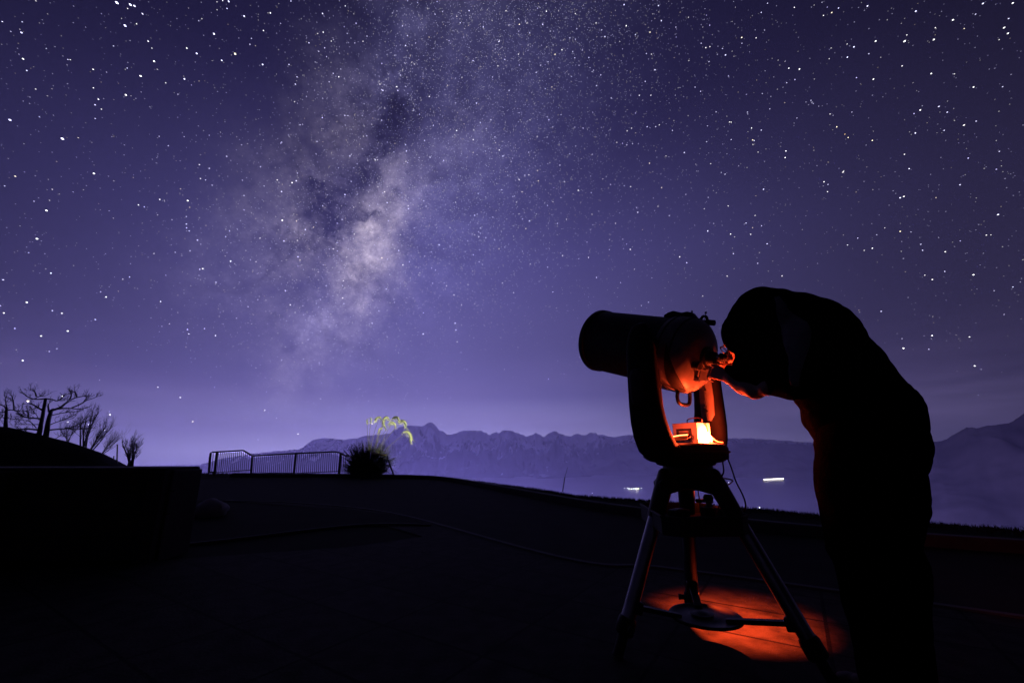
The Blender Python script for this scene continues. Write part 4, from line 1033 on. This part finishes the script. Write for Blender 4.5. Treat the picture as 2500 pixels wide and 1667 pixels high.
# keypad block on the base edge
kp = onbase(1672, 1090, .887)
KP = empty('connector_block', kp, 'low dark connector block on the mount base in front of the box', 'connector')
MB().box(kp + V((0, 0, .006)), (.11, .045, .02), X, Yh).build('block', 'black_paint', KP, bevel=.003)
mb = MB()
for i in range(4): mb.box(kp + X * (-.036 + .024 * i) + V((0, 0, .017)) , (.014, .02, .004), X, Yh)
mb.build('sockets', 'cell_paint', KP)
# hanging cables
def AP(px, py, Y): return atY(px, py, Y)
cable('power_cable', [AP(1764, 1096, 2.02), AP(1772, 1108, 1.99), AP(1785, 1140, 1.97), AP(1797, 1175, 1.96), AP(1812, 1205, 1.96), AP(1820, 1228, 1.97), AP(1818, 1245, 1.99), AP(1800, 1262, 2.02), AP(1770, 1268, 2.05)], .0034, 'rubber', 'long black cable hanging in a loop right of the tripod', 'cable')
cable('power_cable', [AP(1763, 1104, 2.01), AP(1765, 1130, 1.99), AP(1767, 1150, 1.98), AP(1761, 1163, 1.99), AP(1750, 1172, 2.03)], .003, 'rubber', 'short black cable from mount base to the tripod head', 'cable')

# ================================================================== PERSON at the eyepiece
def PX(px, py, Y): return atY(px, py, Y)
def rm(px, py, Y, r):
    P = PX(px, py, Y); dep = CP * P.y + SP * (P.z - H); return P, r * dep / F
def chain(mb, pts, n=20, ref=None, k=4):
    """pts: (Vector, radius)"""
    P = smooth_path([V((p.x, p.y, p.z)) for p, r in pts], k)
    Rr = []
    for i in range(len(P)):
        t = i / k; j = min(int(t), len(pts) - 2); f = t - j; f = f * f * (3 - 2 * f); Rr.append(pts[j][1] * (1 - f) + pts[j + 1][1] * f)
    mb.tube(P, Rr, n)
    mb.ell(P[0], Rr[0], Rr[0], Rr[0], nu=n, nv=12); mb.ell(P[-1], Rr[-1], Rr[-1], Rr[-1], nu=n, nv=12)
fd = V((-.617, .787, 0)); lf = V((-.787, -.617, 0)); UP = V((0, 0, 1))
PE = empty('person', (1.33, 1.61, 0), 'person in dark hooded clothing bending down to look through the telescope', 'person')
# head frame
gz = (fd * math.cos(R(24)) - UP * math.sin(R(24))).normalized(); hu = lf.cross(gz).normalized()
if hu.z < 0: hu = -hu
hx = gz.cross(hu)
eye = PX(1789, 866, 1.865)
hc = eye - gz * .088 + hu * .012
def HP(x, g, u): return hc + lf * x + gz * g + hu * u
body = MB()
body.ell(HP(0, -.012, .035), .078, .098, .090, lf, gz, hu, 24, 16)          # skull
body.ell(HP(0, .030, -.035), .058, .062, .078, lf, gz, hu, 20, 14)           # face
body.ell(HP(0, .052, -.092), .030, .028, .026, lf, gz, hu, 14, 10)           # chin
body.tube([HP(0, .088, .018), HP(0, .102, -.010), HP(0, .112, -.030), HP(0, .094, -.038)], [.009, .011, .015, .010], 12)  # nose
body.ell(HP(.016, .098, -.034), .009, .011, .008, lf, gz, hu, 10, 8); body.ell(HP(-.016, .098, -.034), .009, .011, .008, lf, gz, hu, 10, 8)
body.tube([HP(-.048, .066, .034), HP(-.02, .086, .036), HP(.02, .086, .036), HP(.048, .066, .034)], .010, 10)             # brow
for s_ in (-1, 1):
    body.ell(HP(s_ * .042, .058, -.018), .020, .022, .018, lf, gz, hu, 12, 8)  # cheeks
    body.ell(HP(s_ * .079, -.015, -.012), .009, .020, .032, lf, gz, hu, 12, 8) # ears
    body.ell(HP(s_ * .031, .070, .012), .013, .013, .011, lf, gz, hu, 12, 8)   # eyes
body.tube([HP(-.022, .080, -.062), HP(0, .088, -.060), HP(.022, .080, -.062)], [.005, .009, .005], 10)
body.tube([HP(-.020, .078, -.073), HP(0, .085, -.073), HP(.020, .078, -.073)], [.005, .008, .005], 10)
neckb = PX(1945, 815, 1.72)
chain(body, [(HP(0, -.04, -.05), .058), (neckb, .062)])
pel = V((1.335, 1.61, .93))
chain(body, [(neckb, .07), (PX(2005, 850, 1.68), .125), (PX(2070, 940, 1.63), .12), (pel, .135), (pel - UP * .08, .13)])
chain(body, [(pel + V((-.10, -.075, -.06)), .088), (V((1.17, 1.545, .46)), .058), (V((1.15, 1.505, .10)), .042)])
chain(body, [(pel + V((.09, .07, -.06)), .088), (V((1.375, 1.665, .46)), .058), (V((1.315, 1.66, .10)), .042)])
# arms
sh = PX(1985, 838, 1.565); el_ = PX(1940, 938, 1.60); wr = PX(1782, 924, 1.755)
chain(body, [(sh, .055), (el_, .042)]); chain(body, [(el_, .042), (el_.lerp(wr, .4), .040), (wr, .026)])
sh2 = PX(1985, 850, 1.84); el2 = PX(1902, 925, 1.86); wr2 = PX(1812, 902, 1.925)
chain(body, [(sh2, .055), (el2, .042)]); chain(body, [(el2, .042), (wr2, .026)])
def hand(mb, w, tgt, palm_n, side, curls, scale=1.0, thumb_t=None):
    h = (tgt - w).normalized(); s_ = palm_n.cross(h).normalized() * side; n_ = h.cross(s_).normalized() 
    if n_.dot(palm_n) < 0: n_ = -n_
    k = scale
    mb.tube([w - h * .02 * k, w + h * .02 * k, w + h * .06 * k, w + h * .088 * k], [.024 * k, .030 * k, .038 * k, .034 * k], 16, sq=.45, ref=s_)
    L = (.072, .080, .074, .058)
    for i in range(4):
        off = (-.030 + .020 * i) * k; b = w + h * (.082 - .004 * abs(i - 1)) * k - s_ * off
        d = h.copy(); a = curls[i]; p = b - h * .01; pts = [p, b]; q = b
        spread = -s_ * (off * 1.2)
        for j in range(3):
            ang = R(a * (j + .6) * .9); dd = (h * math.cos(ang) + n_ * math.sin(ang) + spread).normalized(); q = q + dd * (L[i] * (.46, .30, .24)[j] * k); pts.append(q.copy())
        mb.tube(pts, [.0098 * k, .0095 * k, .0092 * k, .0082 * k, .0065 * k], 10); mb.ell(pts[-1], .0066 * k, .0066 * k, .0066 * k, nu=10, nv=6); mb.ell(pts[2], .0096 * k, .0096 * k, .0096 * k, nu=10, nv=6)
    b = w + h * .022 * k + s_ * .026 * k; tt = [b, b + (h * .5 + s_ * .7 + n_ * .4) * .034 * k, b + (h * .5 + s_ * .7 + n_ * .4) * .034 * k + (h * .85 + n_ * .45 + s_ * .1) * .032 * k, b + (h * .5 + s_ * .7 + n_ * .4) * .034 * k + (h * .85 + n_ * .5 - s_ * .1) * .058 * k]
    mb.tube(tt, [.015 * k, .0125 * k, .0105 * k, .008 * k], 10); mb.ell(tt[-1], .008 * k, .008 * k, .008 * k, nu=10, nv=6)
ktip = fkp - t_ * .20
hand(body, wr + (ktip - wr) * .04, ktip + u_ * .012, V((.55, .55, -.6)), 1, (10, 40, 56, 62), .88)
hand(body, wr2, PX(1756, 893, 1.975), V((-.1, -.75, -.5)), -1, (16, 26, 34, 40), .9)
bo = remesh(body, 'body', 'skin', PE, .0036, 3)
# hair
hb = MB(); hb.ell(HP(0, -.024, .036), .083, .092, .090, lf, gz, hu, 24, 16)
remesh(hb, 'hair', 'hair', PE, .006, 2, disp=lambda c: .003 * noise.noise(c * 60))
# knitted hat
hb = MB(); hb.ell(HP(0, -.020, .056), .090, .100, .090, lf, gz, hu, 24, 16); hb.tube([HP(.0, .068, .062), HP(.06, .050, .058), HP(.090, 0, .05), HP(.07, -.08, .03), HP(0, -.112, .02), HP(-.07, -.08, .03), HP(-.09, 0, .05), HP(-.06, .050, .058), HP(0, .068, .062)], .013, 10)
remesh(hb, 'knitted_hat', 'hat', PE, .006, 2, disp=lambda c: .0015 * math.sin((c - hc).dot(lf) * 900))
# glasses
gm = MB()
for s_ in (-1, 1):
    c = HP(s_ * .033, .100, .014); n = 20
    gm.tube([c + lf * (.025 * math.cos(2 * PI * k / n)) + hu * (.020 * math.sin(2 * PI * k / n)) for k in range(n + 1)], .0022, 6, cap=False)
    gm.tube([HP(s_ * .058, .098, .02), HP(s_ * .078, .06, .02), HP(s_ * .082, -.02, .012)], .002, 6)
gm.tube([HP(-.008, .102, .016), HP(.008, .102, .016)], .0022, 6)
gm.build('glasses', 'label', PE)
# trousers
def wr_noise(amp, s1, seed):
    def f(c):
        q = c * s1 + V((seed, 0, 0)); return amp * (noise.noise(q) + .5 * noise.noise(q * 2.3)) + amp * .6 * abs(noise.noise(V((c.x * s1, c.y * s1, c.z * s1 * 3))))
    return f
tr = MB()
p_, r1 = rm(2122, 1088, 1.605, 113)
chain(tr, [(p_ + UP * .05, r1 * .95), (p_, r1)])
chain(tr, [(p_ + V((-.055, -.05, -.02)), .15), (PX(2098, 1200, 1.57), .128), (PX(2108, 1330, 1.56), .104), (V((1.168, 1.545, .46)), .086), (V((1.155, 1.52, .25)), .076), (V((1.15, 1.505, .09)), .078)])
chain(tr, [(p_ + V((.04, .03, -.02)), .14), (PX(2160, 1200, 1.66), .122), (PX(2165, 1330, 1.67), .098), (V((1.375, 1.665, .46)), .084), (V((1.335, 1.66, .25)), .075), (V((1.315, 1.66, .09)), .078)])
remesh(tr, 'trousers', 'trousers', PE, .010, 3, disp=wr_noise(.008, 7, 2))
# shoes
for nm, ft, ang in (('shoe', V((1.15, 1.505, 0)), 6), ('shoe', V((1.315, 1.66, 0)), -10)):
    d = V((fd.x * math.cos(R(ang)) - fd.y * math.sin(R(ang)), fd.x * math.sin(R(ang)) + fd.y * math.cos(R(ang)), 0)); s_ = V((-d.y, d.x, 0)); m_ = MB()
    for t, hw, hh in ((-.06, .036, .04), (-.02, .040, .045), (.05, .042, .036), (.12, .048, .028), (.17, .044, .022)): m_.ell(ft + d * t + UP * (.022 + hh), .05, hw, hh, d, s_, UP, 16, 10)
    so_ = remesh(m_, nm, 'rubber', PE, .006, 4)
    q = MB(); out = [(math.cos(2 * PI * k / 24) * (.14 if math.cos(2 * PI * k / 24) > 0 else .12), math.sin(2 * PI * k / 24) * (.044 + .008 * math.cos(2 * PI * k / 24))) for k in range(24)]
    q.prism(out, .028, d, s_, ft + d * .055 + UP * (.0235)); q.build('sole', 'label', so_, bevel=.004)
# jacket with hood
jk = MB()
tor = [(1935, 795, 1.72, 84), (1982, 828, 1.68, 100), (2026, 885, 1.64, 99), (2084, 962, 1.61, 100), (2113, 1020, 1.60, 113), (2117, 1052, 1.60, 110)]
chain(jk, [rm(*q) for q in tor], n=28)
for q in ((2005, 932, 1.64, 80), (2058, 1008, 1.62, 86), (1962, 880, 1.66, 84)):
    c, r0 = rm(*q); jk.ell(c, r0, r0, r0)
c, r0 = rm(2160, 985, 1.60, 66); jk.ell(c, r0, r0, r0)
c, r0 = rm(2124, 1000, 1.60, 104); jk.ell(c, r0, r0, r0 * .72)          # jacket tail over the hips
# shoulders and sleeves
chain(jk, [(sh, .088), (sh.lerp(el_, .5), .078), (el_, .066)])
chain(jk, [(el_, .066), (el_.lerp(wr, .22), .056), (el_.lerp(wr, .42), .050)])
chain(jk, [rm(1862, 930, 1.68, 27), rm(1812, 914, 1.715, 19), rm(1778, 901, 1.745, 12)])
chain(jk, [(sh2, .085), (el2, .062)]); chain(jk, [(el2, .06), (el2.lerp(wr2, .5), .050), (el2.lerp(wr2, .97), .040)])
chain(jk, [(sh, .085), (neckb, .09), (sh2, .085)])
# hood: shell round the back of the head, open at the face
for q in ((1868, 784, 1.765, 84), (1900, 790, 1.74, 86)):
    c, r0 = rm(*q); jk.ell(c, r0, r0 * .95, r0)
c, r0 = rm(1842, 788, 1.79, 62); jk.ell(c, r0, r0 * 1.1, r0)
c, r0 = rm(1885, 862, 1.74, 66); jk.ell(c, r0, r0, r0)
jk.ell(HP(.078, .008, .010), .036, .058, .095, lf, gz, hu, 20, 14)            # near side of the hood
jk.ell(HP(.070, .005, -.075), .042, .062, .050, lf, gz, hu, 20, 14)          # collar over the jaw
jk.ell(HP(.02, .03, -.125), .07, .05, .03, lf, gz, hu, 20, 14)
for q in ((1806, 893, 1.78, 20), (1838, 908, 1.74, 30), (1868, 905, 1.72, 42), (1905, 915, 1.68, 50)):
    c, r0 = rm(*q); jk.ell(c, r0, r0, r0)
jo = remesh(jk, 'hooded_jacket', 'jacket', PE, .009, 3, disp=wr_noise(.009, 8, 5))
# folded paler cuff on the forearm
cf = MB(); rg = []; a0 = el_.lerp(wr, .34); ax_ = (wr - a0); Lc = ax_.length; axn = ax_.normalized(); e1_ = axn.cross(UP).normalized(); e2_ = e1_.cross(axn)
nr = 34
for i in range(nr + 1):
    t = i / nr; rad = .050 - .022 * t; c = a0 + ax_ * (t * 1.02) - UP * (.032 * math.sin(PI * t))
    ring = []
    for k in range(28):
        a = 2 * PI * k / 28; fold = .0032 * math.sin(t * 15 + 1.2 * math.sin(a + .6) + a * 2.0) * (1 - .4 * t) + .003 * noise.noise(V((math.cos(a), math.sin(a), t * 5)))
        ring.append(c + (e1_ * math.cos(a) + e2_ * math.sin(a)) * (rad + fold))
    rg.append(ring)
cf.loft(rg); cf.build('rolled_sleeve', 'cuff', PE, angle=180)
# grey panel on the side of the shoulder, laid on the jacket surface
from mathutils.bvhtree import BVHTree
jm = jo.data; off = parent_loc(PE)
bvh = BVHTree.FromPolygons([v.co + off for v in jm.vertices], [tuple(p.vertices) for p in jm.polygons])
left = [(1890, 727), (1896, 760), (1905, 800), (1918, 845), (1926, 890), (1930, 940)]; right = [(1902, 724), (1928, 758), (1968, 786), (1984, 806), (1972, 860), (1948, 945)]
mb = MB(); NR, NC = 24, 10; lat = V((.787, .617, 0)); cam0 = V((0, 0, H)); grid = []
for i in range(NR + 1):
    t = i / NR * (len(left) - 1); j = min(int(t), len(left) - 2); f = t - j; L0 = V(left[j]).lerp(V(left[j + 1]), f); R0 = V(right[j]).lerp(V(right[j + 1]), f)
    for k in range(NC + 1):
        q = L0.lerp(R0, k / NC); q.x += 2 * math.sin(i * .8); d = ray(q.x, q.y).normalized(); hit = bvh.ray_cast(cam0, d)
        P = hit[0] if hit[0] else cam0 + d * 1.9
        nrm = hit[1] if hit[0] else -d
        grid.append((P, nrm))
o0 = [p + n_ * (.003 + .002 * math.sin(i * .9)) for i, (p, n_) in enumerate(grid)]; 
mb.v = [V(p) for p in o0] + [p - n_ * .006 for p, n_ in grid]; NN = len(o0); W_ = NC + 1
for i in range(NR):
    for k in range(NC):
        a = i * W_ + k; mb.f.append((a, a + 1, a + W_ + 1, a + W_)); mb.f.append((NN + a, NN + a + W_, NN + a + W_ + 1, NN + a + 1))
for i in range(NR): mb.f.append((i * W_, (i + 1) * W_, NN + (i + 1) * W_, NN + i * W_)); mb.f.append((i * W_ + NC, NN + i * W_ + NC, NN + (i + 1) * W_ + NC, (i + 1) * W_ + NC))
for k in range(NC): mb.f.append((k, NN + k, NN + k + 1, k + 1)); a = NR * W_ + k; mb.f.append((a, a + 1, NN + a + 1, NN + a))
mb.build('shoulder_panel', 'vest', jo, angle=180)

# ================================================================== LIGHT on the plumes (garden light below the rim)
gp = V((.35, 12.30, -.38))
GLt = empty('garden_spotlight', gp, 'small yellow garden spotlight below the terrace rim aimed at the plumes', 'spotlight')
aim = (V((tb.x + .45, TY, 1.5)) - gp).normalized()
MB().lathe(gp, aim, [(-.10, .03), (-.08, .05), (.02, .06), (.025, .055)], 20).build('housing', 'black_paint', GLt)
MB().tube([gp - UP * .02, gp - UP * .8], .015, 8).build('stake', 'rail', GLt)
l = bpy.data.lights.new('garden_light', 'SPOT'); l.energy = 3600; l.color = (1, 1, .72); l.spot_size = R(27); l.spot_blend = .5; l.shadow_soft_size = .03
lo = bpy.data.objects.new('garden_light', l); COL.objects.link(lo); lo.location = gp + aim * .05; lo.rotation_euler = aim.to_track_quat('-Z', 'Y').to_euler()

# unseen violet fill lights added below the rim to brighten haze and far slopes
for i, (x, y) in enumerate(((-620, 690), (-150, 900), (380, 860), (820, 600))):
    l = bpy.data.lights.new('valley_fill', 'POINT'); l.energy = VALLEY_FILL_W * (2.6, 2.4, .6, .05)[i]; l.color = (.37, .32, 1.0); l.shadow_soft_size = 12
    o = bpy.data.objects.new('valley_fill', l); COL.objects.link(o); o.location = (x, y, -385)
# ================================================================== WORLD, CAMERA, RENDER
w = bpy.data.worlds.new('World'); S.world = w; w.use_nodes = True; nt = w.node_tree
bg = nt.nodes['Background']; sk = nt.nodes.new('ShaderNodeTexSky'); sk.sky_type = 'NISHITA'; sk.sun_disc = False; sk.sun_elevation = R(-9); sk.sun_rotation = R(200)
nt.links.new(sk.outputs[0], bg.inputs['Color']); bg.inputs['Strength'].default_value = .05
cam = bpy.data.cameras.new('camera'); cam.lens = 15.0; cam.sensor_width = 36.0; cam.clip_start = .05; cam.clip_end = 200000
co = bpy.data.objects.new('camera', cam); COL.objects.link(co); co.location = (0, 0, H); co.rotation_euler = (R(90) + PITCH, 0, 0); S.camera = co
S.view_settings.view_transform = 'Standard'; S.view_settings.look = 'None'; S.view_settings.exposure = 0; S.view_settings.gamma = 1
S.render.engine = 'CYCLES'; S.cycles.max_bounces = 6; S.cycles.volume_bounces = 3; S.cycles.diffuse_bounces = 3; S.cycles.glossy_bounces = 3
S.cycles.sample_clamp_indirect = 4.0; S.cycles.use_denoising = True
S.cycles.volume_max_steps = 64
